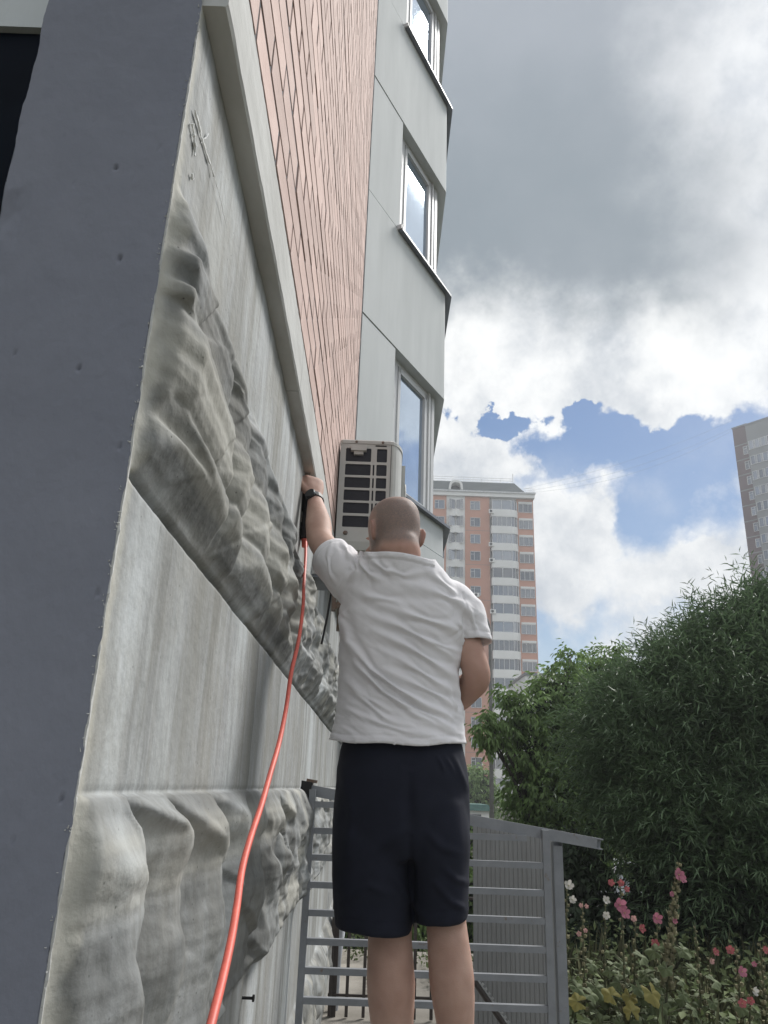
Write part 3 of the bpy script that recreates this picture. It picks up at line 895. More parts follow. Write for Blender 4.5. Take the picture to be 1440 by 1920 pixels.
for (o1, s1, s2) in ((upv*(hw - th), 1, 0), (-upv*(hw - th), 1, 0)):
    b.obox((a + c)/2 + o1, d*((c - a).length/2), Vector((0, hw, 0)), upv*th)
for s in (-1, 1):
    cut = .024 if s < 0 else 0.0
    b.obox((a + c - d*cut)/2 + Vector((0, s*(hw - th), 0)), d*(((c - a).length - cut)/2), Vector((0, th, 0)), upv*(hw - 2*th))
b.build('tube', M_GATE, beam)
b = MB(); b.obox(a + d*.02, d*.03, Vector((0, .035, 0)), upv*.032); b.build('wall_shoe', M_BLACK, beam)
b = MB(); b.obox(a + d*.045 + upv*.037, d*.022, Vector((0, .02, 0)), upv*.006); b.build('cap_plate', M_RUST, beam)
PY_ = GY + .055
post = thing('gate_post', 'grey hollow gate post with an open top, right of the barred gate', 'post', (.75, PY_, 0))
p0, p1 = P(1035, 1580, PY_).x, P(1052, 1580, PY_).x
pz = P(1040, 1578, PY_).z
b = MB()
b.box(p0, p0 + .003, PY_ - .022, PY_ + .022, 0, pz); b.box(p1 - .003, p1, PY_ - .022, PY_ + .022, 0, pz)
b.box(p0 + .003, p1 - .003, PY_ - .022, PY_ - .019, 0, pz - .014); b.box(p0 + .003, p1 - .003, PY_ + .019, PY_ + .022, 0, pz)
b.build('tube', M_GATE, post)
SY = 3.86
sheet = thing('profiled_sheet', 'grey profiled metal sheet panel standing behind the gate bars', 'metal sheet', (.55, SY, 0))
s0, s1 = P(887, 1700, SY).x, P(1050, 1700, SY).x
n = 0
x = s0
rib = .0205
while x < s1:
    b = MB()
    prof = [(0, 0), (.003, -.0028), (.014, -.0028), (.017, 0), (rib, 0)]
    zt = P(885, 1546, SY).z - (x - s0)*.13
    vs = [(x + u, SY + w, .1) for u, w in prof] + [(x + u, SY + w, zt) for u, w in prof]
    b.add(vs, [(i, i+1, 5+i+1, 5+i) for i in range(4)])
    b.build('rib', M_SHEET, sheet)
    x += rib
# diagonal gear rail between gate and sheet
RY = 3.62
rail = thing('toothed_rail', 'dark diagonal rail with pale teeth behind the lower gate bars', 'rail', (.6, RY, 0))
a, c = P(880, 1826, RY), P(952, 1932, RY)
b = MB(); b.tube([a, a + (c - a)*1.35], .011, 8); b.build('bar', M_PICK, rail)
tm = mat('zinc_teeth', (.45, .46, .46), .5, .1, 10)
dd = (c - a).normalized(); nn = Vector((-dd.z, 0, dd.x)); nn = -nn if nn.x < 0 else nn
b = MB(); b.tube([a + nn*.014, a + (c - a)*1.35 + nn*.014], .003, 5)
for i in range(16):
    q = a + (c - a)*(i/12) + nn*.020
    b.obox(q, dd*.0042, Vector((0, .004, 0)), nn*.006)
o = b.build('tooth', tm, rail)

# second fence across the path, thin rods
FYY = 6.2
pf = thing('rod_fence', 'low brown fence of thin upright rods across the path', 'fence', (.3, FYY, 0))
zt = P(660, 1735, FYY).z
xa, xb = P(622, 1800, FYY).x, P(905, 1800, FYY).x
x = xa
b = MB()
rod = None
while x < xb:
    if rod is None:
        b = MB(); b.box(-.011, .011, -.011, .011, 0, zt + .22); rod = b.mesh('rod', M_PICK)
    o = obj('rod', rod, pf); o.location = Vector((x, FYY, .04)) - pf.location
    x += .118
for z in (P(660, 1868, FYY).z, zt + .20):
    b = MB(); b.box(-.27, xb, FYY + .012, FYY + .030, z - .008, z + .008); b.build('rail', M_PICK, pf)
b = MB(); b.box(P(628, 1800, FYY).x - .02, P(628, 1800, FYY).x + .02, FYY + .02, FYY + .06, 0, zt + .3); b.build('post', M_PICK, pf)
pp = thing('pale_pipe', 'pale grey downpipe leaning by the relief wall past the rod fence', 'pipe', (-.2, 6.5, 0))
b = MB(); b.tube([P(643, 1735, 6.4), P(634, 1800, 6.4), P(628, 1900, 6.4), P(622, 1960, 6.4)], .022, 8); b.build('tube', mat('pale_pipe_paint', (.5, .53, .57), .5), pp, True)

# ------------------------------------------------------------------ towers in the distance
M_TB = mat('orange_brick_panel', (.57, .30, .215), .9, .05, .3, color2=(.53, .275, .20))
M_TW = mat('white_facade_panel', (.80, .80, .78), .9, .04, .3, color2=(.74, .74, .72))
M_ROOF = mat('grey_shingle_roof', (.125, .145, .15), .9, .1, 2.0, color2=(.10, .12, .125), stretch=(1, 1, 6))
M_FARW = mat('far_window_frame', (.70, .71, .72), .6)
M_CURT = mat('curtain', (.42, .43, .44), .9, .1, 1.5)
TY = 116.0
tower = thing('orange_tower', 'orange and white apartment tower with mansard roof beyond the trees', 'building', (14, TY, 0))
TZ = lambda k: EYE + 43.08 - 2.812*k        # window centre of row k from the top
TX = dict(a0=-8, a1=9.99, b1=12.98, c1=16.92, d1=21.35, e1=24.03)
NF = 16
def wall(nm, x0, x1, m, y0=0.0, z1=EYE + 44.6, z0=0.0):
    b = MB(); b.box(x0, x1, TY + y0, TY + 13, z0, z1); return b.build(nm, m, tower)
wall('brick_wall', TX['a0'], TX['a1'] - .001, M_TB)
wall('brick_wall', TX['b1'] + .001, TX['c1'] - .001, M_TB)
wall('white_wall', TX['a1'], TX['b1'], M_TW, .06)
wall('white_wall', TX['c1'], TX['d1'], M_TW, .5)
wall('brick_wall', TX['d1'] + .001, TX['e1'], M_TB, .35)
def far_window(w, h, nm, mull, par, loc, frame_m=M_FARW, cache={}, yaw=0.0, sill_h=0.0):
    key = (round(w, 2), round(h, 2), tuple(mull), nm)
    if key not in cache:
        b = MB(); t = .07
        b.box(-w/2, w/2, -.06, .10, -h/2 - t, -h/2); b.box(-w/2, w/2, -.06, .10, h/2, h/2 + t)
        b.box(-w/2 - t, -w/2, -.06, .10, -h/2 - t, h/2 + t); b.box(w/2, w/2 + t, -.06, .10, -h/2 - t, h/2 + t)
        for u in mull: b.box(u*w - t/2, u*w + t/2, -.055, .095, -h/2 + .001, h/2 - .001)
        if nm == 'window': b.box(-w/2 + .001, mull[0]*w - t/2 - .001, -.052, .09, h*.18, h*.18 + t)
        q = MB(); q.box(-w/2 + .001, w/2 - .001, .0, .06, -h/2 + .001, h/2 - .001)
        cache[key] = (b.mesh(nm, frame_m), q.mesh('pane', M_GLASSF))
    fm, gm_ = cache[key]
    o = obj(nm, fm, par); o.location = Vector(loc) - par.location; o.rotation_euler.z = yaw
    g_ = obj('pane', gm_, o)
    return o
for k in range(NF):
    z = TZ(k)
    far_window(1.45, 1.35, 'window', [-.12], tower, (14.62, TY - .03, z))
    far_window(1.45, 1.35, 'window', [-.12], tower, (8.9, TY - .03, z))
    far_window(1.45, 1.35, 'window', [-.12], tower, (5.0, TY - .03, z))
    # seam between storeys
    if k % 2 == 0 and k:
        b = MB(); b.box(TX['b1'] + .01, TX['c1'] - .01, TY - .012, TY - .002, z + 1.38, z + 1.42); b.build('panel_seam', M_SILL, tower)
    # white faceted bay: two leaves meeting in a point
    xm = (TX['a1'] + TX['b1'])/2; hw_ = 1.45
    for s in (-1, 1):
        far_window(1.05, 1.55, 'window_leaf', [-.22 if s < 0 else .22], tower, (xm + s*.62, TY - .35 - .02, z), yaw=-s*.48)
# faceted bay bodies
for k in range(NF):
    z = TZ(k)
    b = MB()
    xl, xr = TX['a1'] + .02, TX['b1'] - .02; xm = (xl + xr)/2
    zb, zt_ = z - 2.02, z - .83
    o1 = [(xl, TY + .055), (xl + .30, TY - .05), (xm, TY - .68), (xr - .30, TY - .05), (xr, TY + .055)]
    vs = [(x, y, zb) for x, y in o1] + [(x, y, zt_) for x, y in o1]
    b.add(vs, [(i, i+1, 5+i+1, 5+i) for i in range(4)] + [(4, 3, 2, 1, 0), (5, 6, 7, 8, 9)])
    b.build('bay_parapet', M_TW, tower)
    # balcony parapet with rounded right corner + glazing
    b = MB()
    x0, x1 = TX['c1'] + .15, TX['d1'] + .1
    def outl(g): return [(x0 - g, TY + .49), (x0 - g, TY - .9 - g)] + [(x1 - 1.2 + (1.2 + g)*math.sin(a), TY - .9 - g + 1.2*(1 - math.cos(a))) for a in [math.pi/2*i/5 for i in range(6)]] + [(x1 + g, TY + .49)]
    o1 = outl(0.0); n = len(o1)
    vs = [(x, y, z - 1.98) for x, y in o1] + [(x, y, z - .80) for x, y in o1]
    b.add(vs, [(i, i+1, n+i+1, n+i) for i in range(n-1)] + [tuple(reversed(range(n))), tuple(range(n, 2*n))])
    b.build('balcony_parapet', M_TW, tower)
    gz = MB(); o2 = outl(-.10)
    vs = [(x, y, z - .799) for x, y in o2] + [(x, y, z + .828) for x, y in o2]
    gz.add(vs, [(i, i+1, n+i+1, n+i) for i in range(n-1)])
    kind = R2.random()
    gp = gz.build('balcony_glazing', M_GLASSF, tower)
    fr = MB()
    def vbar(x, y, wd=.05): fr.box(x - wd, x + wd, y - .05, y + .05, z - .8, z + .825)
    npost = 3 if kind < .4 else 5
    for i in range(npost):
        vbar(x0 + .15 + (x1 - 1.35 - x0)*i/(npost - 1), TY - .83, .035 if npost > 3 else .05)
    for a in (.5, 1.0, 1.5): vbar(x1 - 1.2 + 1.12*math.sin(a), TY - .82 + 1.2*(1 - math.cos(a)), .04)
    fr.box(x0, x1 - 1.2, TY - .87, TY - .78, z + .75, z + .826); fr.box(x0, x1 - 1.2, TY - .88, TY - .78, z - .80, z - .74)
    fr.build('balcony_frame', M_FARW, tower)
    # loggia column at right: wide window, pale lintel
    far_window(2.1, 1.32, 'loggia_window', [-.18, .2], tower, ((TX['d1'] + TX['e1'])/2 + .05, TY + .31, z - .05))
    b = MB(); b.box(TX['d1'] + .3, TX['e1'] - .15, TY + .25, TY + .349, z + .72, z + 1.05); b.build('lintel', M_TW, tower)
for (px, py, yy) in ((922, 958, -1.15), (922, 1020, -1.15), (923, 1050, -1.15), (894, 1115, -.3), (925, 1146, -1.15)):
    b = MB(); q = P(px, py, TY + yy); b.box(q.x - .45, q.x + .4, TY + yy, TY + yy + .24, q.z - .32, q.z + .30)
    u = b.build('cooling_unit', M_TW, tower)
    b = MB(); b.tube([(q.x - .12, TY + yy - .02, q.z), (q.x - .12, TY + yy - .001, q.z)], .22, 12); b.build('fan', M_ACD, u)
    b = MB(); b.box(q.x - .05, q.x + .05, TY + yy + .25, TY + yy + 2.0, q.z - .36, q.z - .30); b.build('bracket', M_RUST, u)
b = MB()
b.box(TX['a0'] - .3, TX['e1'] + .15, TY - .35, TY + 13.2, EYE + 44.61, EYE + 45.25)
b.build('cornice', M_TW, tower)
b = MB(); b.box(TX['a0'] - .3, TX['e1'] + .3, TY - .55, TY + 13.3, EYE + 45.251, EYE + 45.5); b.build('gutter', M_FARW, tower)
rz0, rz1 = EYE + 45.51, EYE + 48.3
NR = 9
for i in range(NR):          # shingle courses, each lapping the one below
    a0, a1 = i/NR, (i + 1.0)/NR
    b = MB()
    y0, y1 = TY + .3 + 2.4*a0, TY + .3 + 2.4*a1
    z0, z1 = rz0 + (rz1 - rz0)*a0, rz0 + (rz1 - rz0)*a1
    xr0, xr1 = TX['e1'] - 1.0 - 1.6*a0, TX['e1'] - 1.0 - 1.6*a1
    vs = [(TX['a0'], y0 - .10, z0), (xr0, y0 - .10, z0), (xr1, y1, z1), (TX['a0'], y1, z1), (TX['a0'], y0, z0), (xr0, y0, z0), (xr1, TY + 12, z1), (xr0, TY + 13, z0)]
    b.add(vs, [(0, 1, 2, 3), (0, 4, 5, 1), (1, 7, 6, 2)])
    b.build('shingle_course', M_ROOF, tower)
b = MB(); b.box(TX['a0'], TX['e1'] - 3.2, TY + 2.75, TY + 11, rz1 - .02, rz1 + .02)
b.build('roof_deck', M_ROOF, tower)
b = MB()
for zz_ in (.35, .75): b.box(TX['a0'], TX['e1'] - 2.7, TY + 2.7, TY + 2.75, rz1 + zz_, rz1 + zz_ + .05)
x = TX['a0']
while x < TX['e1'] - 2.6: b.box(x, x + .05, TY + 2.69, TY + 2.76, rz1, rz1 + .8); x += 1.6
b.box(TX['e1'] - 2.8, TX['e1'] - 2.72, TY + 2.68, TY + 2.77, rz1, rz1 + 1.7)
b.build('roof_railing', M_TW, tower)
b = MB(); 
for zz_ in (.5, .9): b.box(TX['e1'] - 1.6, TX['e1'] + .1, TY - .3, TY - .25, rz0 + zz_ - .2, rz0 + zz_ - .15)
for x in (TX['e1'] - 1.5, TX['e1'] - .7, TX['e1'] + .05): b.box(x, x + .04, TY - .3, TY - .25, rz0, rz0 + .75)
b.build('corner_railing', M_TW, tower)
# arched dormer over the white bay
b = MB(); xm = (TX['a1'] + TX['b1'])/2
pts = [(xm - 1.15, EYE + 45.6)] + [(xm - 1.05*math.cos(a), EYE + 46.5 + .75*math.sin(a)) for a in [math.pi*i/10 for i in range(11)]] + [(xm + 1.15, EYE + 45.6)]
n = len(pts)
inn = [(xm + (x - xm)*.72, EYE + 45.6 + (z - EYE - 45.6)*.76) for x, z in pts]
vs = [(x, TY - .45, z) for x, z in pts] + [(x, TY - .45, z) for x, z in inn] + [(x, TY + 2, z) for x, z in pts] + [(x, TY + 1, z) for x, z in inn]
fs = []
for i in range(n-1): fs += [(i, i+1, n+i+1, n+i), (i, 2*n+i, 2*n+i+1, i+1), (n+i, n+i+1, 3*n+i+1, 3*n+i)]
b.add(vs, fs); b.build('dormer', M_TW, tower)

# right tower, plum and grey, seen at an angle
M_PL = mat('plum_facade_panel', (.115, .072, .078), .9, .04, .3, color2=(.105, .066, .072))
M_GT = mat('pale_grey_facade_panel', (.235, .25, .255), .9, .04, .3)
rt = thing('plum_tower', 'plum and grey apartment tower at the right edge above the willow', 'building', (62, 121, 0))
RA = Vector((60.8, 122.0, 0)); RD = Vector((.62, -.785, 0)).normalized(); RN = Vector((-.785, -.62, 0)).normalized()
RYAW = math.atan2(RD.y, RD.x)
def rbox(nm, s0, s1, d0, d1, z0, z1, m, par=None):
    b = MB(); c = RA + RD*((s0+s1)/2) + RN*((d0+d1)/2) + Vector((0, 0, (z0+z1)/2))
    b.obox(c, RD*((s1-s0)/2), RN*((d1-d0)/2), Vector((0, 0, (z1-z0)/2)))
    return b.build(nm, m, par or rt)
ztop = EYE + 61.4
rbox('plum_wall', 0, 2.6, -14, 0, 0, ztop, M_PL)
rbox('grey_wall', 2.61, 12, -14, .75, 0, ztop - .5, M_GT)
rbox('parapet_cap', -.1, 2.6, -14, .12, ztop + .001, ztop + .25, M_SILL)
rbox('parapet_cap', 2.5, 12.1, -14, .86, ztop - .499, ztop - .25, M_SILL)
for k in range(15):
    zs_ = EYE + .4755*122 - 2.79*k
    rbox('belt', -.02, 2.6, 0.001, .06, zs_ - .09, zs_ + .09, M_GT)
    far_window(.95, 1.35, 'window', [.1], rt, RA + RD*2.0 + RN*.03 + Vector((0, 0, zs_ - 1.25)), yaw=RYAW)
    for i in range(5):
        far_window(.85, 1.45, 'loggia_window', [.32], rt, RA + RD*(3.3 + i*1.05) + RN*.78 + Vector((0, 0, zs_ + .35 - 1.3)), yaw=RYAW)

# low pale block behind the trees and the kiosk
lb = thing('low_block', 'long pale low building glimpsed behind the maple tops', 'building', (30, 90, 0))
lz = P(1035, 1268, 90).z
b = MB(); b.box(P(985, 1268, 90).x, P(1230, 1268, 90).x, 90, 102, 0, lz); b.build('wall', M_TW, lb)
b = MB(); b.box(P(983, 1268, 90).x, P(1232, 1268, 90).x, 89.8, 102, lz + .001, lz + .3); b.build('parapet', M_SILL, lb)
for k in range(4):
    for i in range(7): far_window(1.5, 1.4, 'window', [-.12], lb, (P(995, 1268, 90).x + 1.2 + i*2.1, 89.97, lz - 1.9 - 2.8*k))
kz = P(895, 1513, 42)
kiosk = thing('kiosk', 'small white kiosk with a green roof behind the man', 'kiosk', (kz.x, 43, 0))
b = MB(); b.box(P(868, 1520, 42).x - 1.5, P(917, 1520, 42).x, 42, 45, 0, kz.z - .18); b.build('wall', M_TW, kiosk)
kg = mat('green_roof_paint', (.05, .13, .11), .7)
b = MB(); x0, x1 = P(868, 1520, 42).x - 1.6, P(920, 1520, 42).x
b.rings([[(x0, 41.8, kz.z - .179), (x1, 41.8, kz.z - .179), (x1, 45.2, kz.z - .179), (x0, 45.2, kz.z - .179)], [(x0 + .1, 42, kz.z + .12), (x1 - .1, 42, kz.z + .12), (x1 - .1, 45, kz.z + .12), (x0 + .1, 45, kz.z + .12)]])
b.build('roof', kg, kiosk)
b = MB(); b.box(P(880, 1524, 42).x, P(902, 1524, 42).x, 41.96, 41.998, kz.z - 1.0, kz.z - .35); b.build('window', M_GLASSF, kiosk)

# lamp post with curved arm
LY = 38
lp = thing('lamp_post', 'thin grey lamp post with a curved arm in front of the orange tower', 'lamp post', (P(922, 1500, LY).x, LY, 0))
mx_ = P(922, 1500, LY).x
ztp = P(919, 1185, LY).z
pts = [(mx_, LY, 0), (mx_, LY, ztp)]
tip = P(899, 1150, LY)
for i in range(1, 8):
    a = math.pi/2*i/7
    pts.append((mx_ + (tip.x - mx_)*(1 - math.cos(a)), LY, ztp + (tip.z - ztp)*math.sin(a)))
lm = mat('lamp_post_paint', (.20, .20, .195), .7)
b = MB(); b.tube(pts, [.11] + [.065]*(len(pts)-1), 8); b.build('pole', lm, lp, True)
b = MB(); b.ball(tip + Vector((-.35, 0, 0)), .42, .14, .09, 10, 6); b.build('lamp_head', lm, lp, True)
# overhead cables between the towers
cm = mat('cable_grey', (.30, .32, .35), .8)
for (p_, q_, sag, lab) in (((985, 916), (1385, 783), 1.2, 'uppermost'), ((985, 921), (1372, 803), 1.6, 'middle'), ((990, 924), (1372, 808), 2.2, 'lowest')):
    a, c = P(*p_, TY), P(*q_, 121)
    b = MB(); b.tube([a.lerp(c, t) - Vector((0, 0, sag*4*t*(1-t))) for t in [i/14 for i in range(15)]], .013, 5)
    tag(b.build('overhead_cable', cm), lab + ' of the three thin dark cables strung between the two distant towers', 'cable', 'overhead cables between the towers')

# ------------------------------------------------------------------ the man
def evaluated(mb, voxel):
    me = mb.mesh('tmp')
    o = obj('tmp', me)
    md = o.modifiers.new('r', 'REMESH'); md.mode = 'VOXEL'; md.voxel_size = voxel; md.adaptivity = 0
    dg = bpy.context.evaluated_depsgraph_get()
    dg.update()
    m2 = bpy.data.meshes.new_from_object(o.evaluated_get(dg))
    V = np.empty(len(m2.vertices)*3, dtype=np.float32); m2.vertices.foreach_get('co', V); V = V.reshape(-1, 3).astype(float)
    F = np.empty(len(m2.polygons)*4, dtype=np.int32)
    lt = np.empty(len(m2.polygons), dtype=np.int32); m2.polygons.foreach_get('loop_total', lt)
    li = np.empty(len(m2.loops), dtype=np.int32); m2.loops.foreach_get('vertex_index', li)
    F = li.reshape(-1, 4) if (lt == 4).all() else None
    bpy.data.objects.remove(o); bpy.data.meshes.remove(me); bpy.data.meshes.remove(m2)
    return V, F

def edges_of(F):
    e = np.concatenate([F[:, [0, 1]], F[:, [1, 2]], F[:, [2, 3]], F[:, [3, 0]]])
    e = np.sort(e, 1)
    return np.unique(e, axis=0)
def smooth_v(V, F, it, w=None):
    E_ = edges_of(F)
    deg = np.bincount(E_.ravel(), minlength=len(V)).astype(float)[:, None]
    w = np.ones(len(V)) if w is None else w
    for _ in range(it):
        s = np.zeros_like(V)
        for k in range(3):
            s[:, k] = np.bincount(E_[:, 0], V[E_[:, 1], k], len(V)) + np.bincount(E_[:, 1], V[E_[:, 0], k], len(V))
        V = V + (s/np.maximum(deg, 1) - V)*(.6*w[:, None])
    return V
def normals(V, F):
    n = np.cross(V[F[:, 2]] - V[F[:, 0]], V[F[:, 3]] - V[F[:, 1]])
    vn = np.zeros_like(V)
    for k in range(4):
        for c in range(3): vn[:, c] += np.bincount(F[:, k], n[:, c], len(V))
    return vn/np.maximum(np.linalg.norm(vn, axis=1)[:, None], 1e-12)
def vpx(V):
    """photo pixel under which each vertex is seen"""
    x, y, z = V[:, 0], V[:, 1], V[:, 2] - EYE
    f = y*math.cos(PITCH) + z*math.sin(PITCH); u = -y*math.sin(PITCH) + z*math.cos(PITCH)
    X, Yp = x/f*FPX, u/f*FPX
    c, s = math.cos(ROLL), math.sin(ROLL)
    return np.stack([720 + X*c + Yp*s, 960 - (Yp*c - X*s)], -1)
def seg_dist(Q, pl):
    best = np.full(len(Q), 1e9); tt = np.zeros(len(Q)); n = len(pl) - 1
    for i in range(n):
        a, b_ = np.array(pl[i], float), np.array(pl[i+1], float)
        d = b_ - a
        t = np.clip(((Q - a) @ d)/(d @ d), 0, 1)
        r = Q - (a + t[:, None]*d)
        dist = np.hypot(r[:, 0], r[:, 1])
        m = dist < best
        best[m] = dist[m]; tt[m] = (i + t[m])/n
    return best, tt

def ring_lr(L, R, Y, d, n=28, ex=2.3, Yoff=0.0):
    a, c = P(L[0], L[1], Y), P(R[0], R[1], Y)
    m = (a + c)/2; h = (c - a)/2
    out = []
    for i in range(n):
        t = 2*math.pi*i/n
        cx, sy = math.cos(t), math.sin(t)
        k = (abs(cx)**ex + abs(sy)**ex)**(-1/ex)
        out.append(m + h*(cx*k) + Vector((0, d*sy*k + Yoff, 0)))
    return out
def limb(b, pts, rad, n=16):
    """tapered limb with rounded ends through the joints, spline sampled"""
    q, r = [], []
    pts = [Vector(p) for p in pts]
    for i in range(len(pts) - 1):
        p0, p1, p2, p3 = pts[max(i-1, 0)], pts[i], pts[i+1], pts[min(i+2, len(pts)-1)]
        for k in range(6):
            t = k/6
            q.append(0.5*((2*p1) + (p2 - p0)*t + (2*p0 - 5*p1 + 4*p2 - p3)*t*t + (3*p1 - p0 - 3*p2 + p3)*t**3))
            r.append(rad[i] + (rad[i+1] - rad[i])*(t*t*(3 - 2*t)))
    q.append(pts[-1]); r.append(rad[-1])
    b.tube(q, r, n)
    b.ball(pts[0], rad[0], rad[0], rad[0], 12, 8); b.ball(pts[-1], rad[-1], rad[-1], rad[-1], 12, 8)

BY = 2.25
man = thing('person', 'man with shaved head in white t-shirt and navy shorts reaching up to the wall', 'person', (.06, BY, .70))
skin = bpy.data.materials.new('skin')
def make_skin():
    m = skin; m.use_nodes = True
    N, L = m.node_tree.nodes, m.node_tree.links
    b = N['Principled BSDF']; b.inputs['Roughness'].default_value = .62; b.inputs['Specular IOR Level'].default_value = .22
    b.inputs['Subsurface Weight'].default_value = .12; b.inputs['Subsurface Radius'].default_value = (.012, .004, .002); b.inputs['Subsurface Scale'].default_value = 1.0
    tc = N.new('ShaderNodeTexCoord')
    n1 = N.new('ShaderNodeTexNoise'); n1.inputs['Scale'].default_value = 14; n1.inputs['Detail'].default_value = 5; L.new(tc.outputs['Object'], n1.inputs[0])
    n2 = N.new('ShaderNodeTexNoise'); n2.inputs['Scale'].default_value = 420; n2.inputs['Detail'].default_value = 3; L.new(tc.outputs['Object'], n2.inputs[0])
    def mx(f, a, c):
        q = N.new('ShaderNodeMix'); q.data_type = 'RGBA'
        L.new(f, q.inputs[0])
        for s, v in ((6, a), (7, c)):
            if isinstance(v, tuple): q.inputs[s].default_value = v + (1,)
            else: L.new(v, q.inputs[s])
        return q.outputs[2]
    r = N.new('ShaderNodeMapRange'); r.inputs[1].default_value = .3; r.inputs[2].default_value = .7; L.new(n1.outputs[0], r.inputs[0])
    base = mx(r.outputs[0], (.50, .335, .27), (.385, .24, .19))
    a = N.new('ShaderNodeAttribute'); a.attribute_name = 'flush'
    base = mx(a.outputs['Fac'], base, (.45, .255, .205))
    a2 = N.new('ShaderNodeAttribute'); a2.attribute_name = 'stubble'
    st = N.new('ShaderNodeMath'); st.operation = 'MULTIPLY'
    r2 = N.new('ShaderNodeMapRange'); r2.inputs[1].default_value = .35; r2.inputs[2].default_value = .6; r2.inputs[3].default_value = .55; r2.inputs[4].default_value = 1.0
    L.new(n2.outputs[0], r2.inputs[0]); L.new(r2.outputs[0], st.inputs[0]); L.new(a2.outputs['Fac'], st.inputs[1])
    base = mx(st.outputs[0], base, (.175, .152, .143))
    L.new(base, b.inputs['Base Color'])
    bp_ = N.new('ShaderNodeBump'); bp_.inputs['Distance'].default_value = .0006; L.new(n2.outputs[0], bp_.inputs['Height']); L.new(bp_.outputs[0], b.inputs['Normal'])
make_skin()

bd = MB()
HC = P(740, 1001, 2.21)                                    # middle of the head
Rh = Matrix.Rotation(math.radians(24), 3, 'Z') @ Matrix.Rotation(math.radians(-15), 3, 'X')
def hd(x, y, z): return HC + Rh @ (Vector((x*.97, y*.97, z*.97)))
prof = [(-.130, .026, .085, .030), (-.118, .043, .096, .0), (-.10, .054, .100, -.035), (-.07, .064, .100, -.062), (-.04, .070, .098, -.078), (-.01, .0745, .096, -.089),
        (.02, .0775, .096, -.096), (.045, .078, .093, -.098), (.07, .074, .083, -.092), (.09, .063, .066, -.078), (.105, .045, .043, -.055), (.114, .026, .02, -.032)]
rs = []
for z, w, yf, yb in prof:
    ring = []
    for i in range(24):
        t = 2*math.pi*i/24
        cx, sy = math.cos(t), math.sin(t)
        k = (abs(cx)**2.15 + abs(sy)**2.15)**(-1/2.15)
        ring.append(hd(w*cx*k, (yf + yb)/2 + (yf - yb)/2*sy*k, z))
    rs.append(ring)
bd.rings(rs)
# face: brow, nose, lips, chin, eye sockets' rims, cheeks
bd.ball(hd(0, .092, .035), .055, .014, .011, 12, 6); bd.tube([hd(0, .098, .028), hd(0, .112, -.002), hd(0, .122, -.018)], [.008, .010, .012], 8)
bd.ball(hd(0, .120, -.020), .016, .012, .010, 10, 6); bd.ball(hd(0, .100, -.062), .024, .011, .006, 10, 5); bd.ball(hd(0, .100, -.073), .022, .011, .007, 10, 5)
bd.ball(hd(0, .094, -.112), .022, .014, .014, 10, 6)
for s in (-1, 1):
    bd.ball(hd(s*.033, .089, .008), .014, .010, .010, 10, 6); bd.ball(hd(s*.045, .080, -.025), .022, .016, .016, 10, 6)
    bd.tube([hd(s*.018, .101, .029), hd(s*.036, .098, .033), hd(s*.052, .086, .028)], .0045, 6)
    # ear: rim, lobe, bowl
    e = lambda a, b_, c: hd(s*(.0755 + .006*(-b_/.03 + .3) + a*.55), -.004 + b_ - .004, c*.95 - .012)
    bd.ball(e(.004, -.004, .004), .0075, .022, .031, 10, 8, Rh @ Matrix.Rotation(math.radians(s*20), 3, 'Z'))
    rim = [e(.0, .012, .006), e(.006, .010, .026), e(.009, -.004, .035), e(.012, -.020, .028), e(.013, -.024, .010), e(.010, -.018, -.008), e(.005, -.006, -.022), e(.0, .006, -.026)]
    bd.tube(rim, [.0045, .005, .0055, .0055, .005, .005, .0065, .005], 8)
    for u in (0.2, .45, .7):
        bd.tube([rim[1].lerp(rim[7], u), rim[2].lerp(rim[6], u), rim[3].lerp(rim[5], u)], .0042, 6)
# neck, with the roll of skin at the nape
nb_ = P(746, 1070, 2.275)
limb(bd, [hd(0, -.012, -.03), hd(0, -.022, -.085), nb_ + Vector((0, .0, .0)), nb_ + Vector((0, .01, -.07))], [.062, .062, .064, .078], 18)
bd.ball(hd(0, -.050, -.070), .046, .022, .018, 14, 6)
# trunk (under the shirt)
tr = [((690, 1072), (805, 1080), .07), ((668, 1100), (850, 1122), .095), ((655, 1150), (866, 1170), .112), ((652, 1230), (850, 1240), .11), ((648, 1310), (848, 1315), .108), ((648, 1390), (858, 1395), .118), ((645, 1470), (860, 1475), .125), ((660, 1540), (850, 1545), .10)]
bd.rings([ring_lr(a, c, BY, d) for a, c, d in tr])
# left arm raised to the tool
LS, LE, LWr = P(668, 1085, 2.28), P(602, 1016, 2.44), P(590, 936, 2.585)
mid = LS.lerp(LE, .5) + Vector((0, 0, -.008))
limb(bd, [LS, mid, LE, LE.lerp(LWr, .38), LWr], [.064, .053, .0445, .0455, .0265])
# right arm, elbow bent, forearm passing in front of the belly
RS, RE, RWr = P(858, 1150, 2.24), P(894, 1268, 2.22), P(845, 1330, 2.42)
limb(bd, [RS, RS.lerp(RE, .55), RE, RE.lerp(RWr, .4), RWr], [.050, .0435, .041, .043, .027])
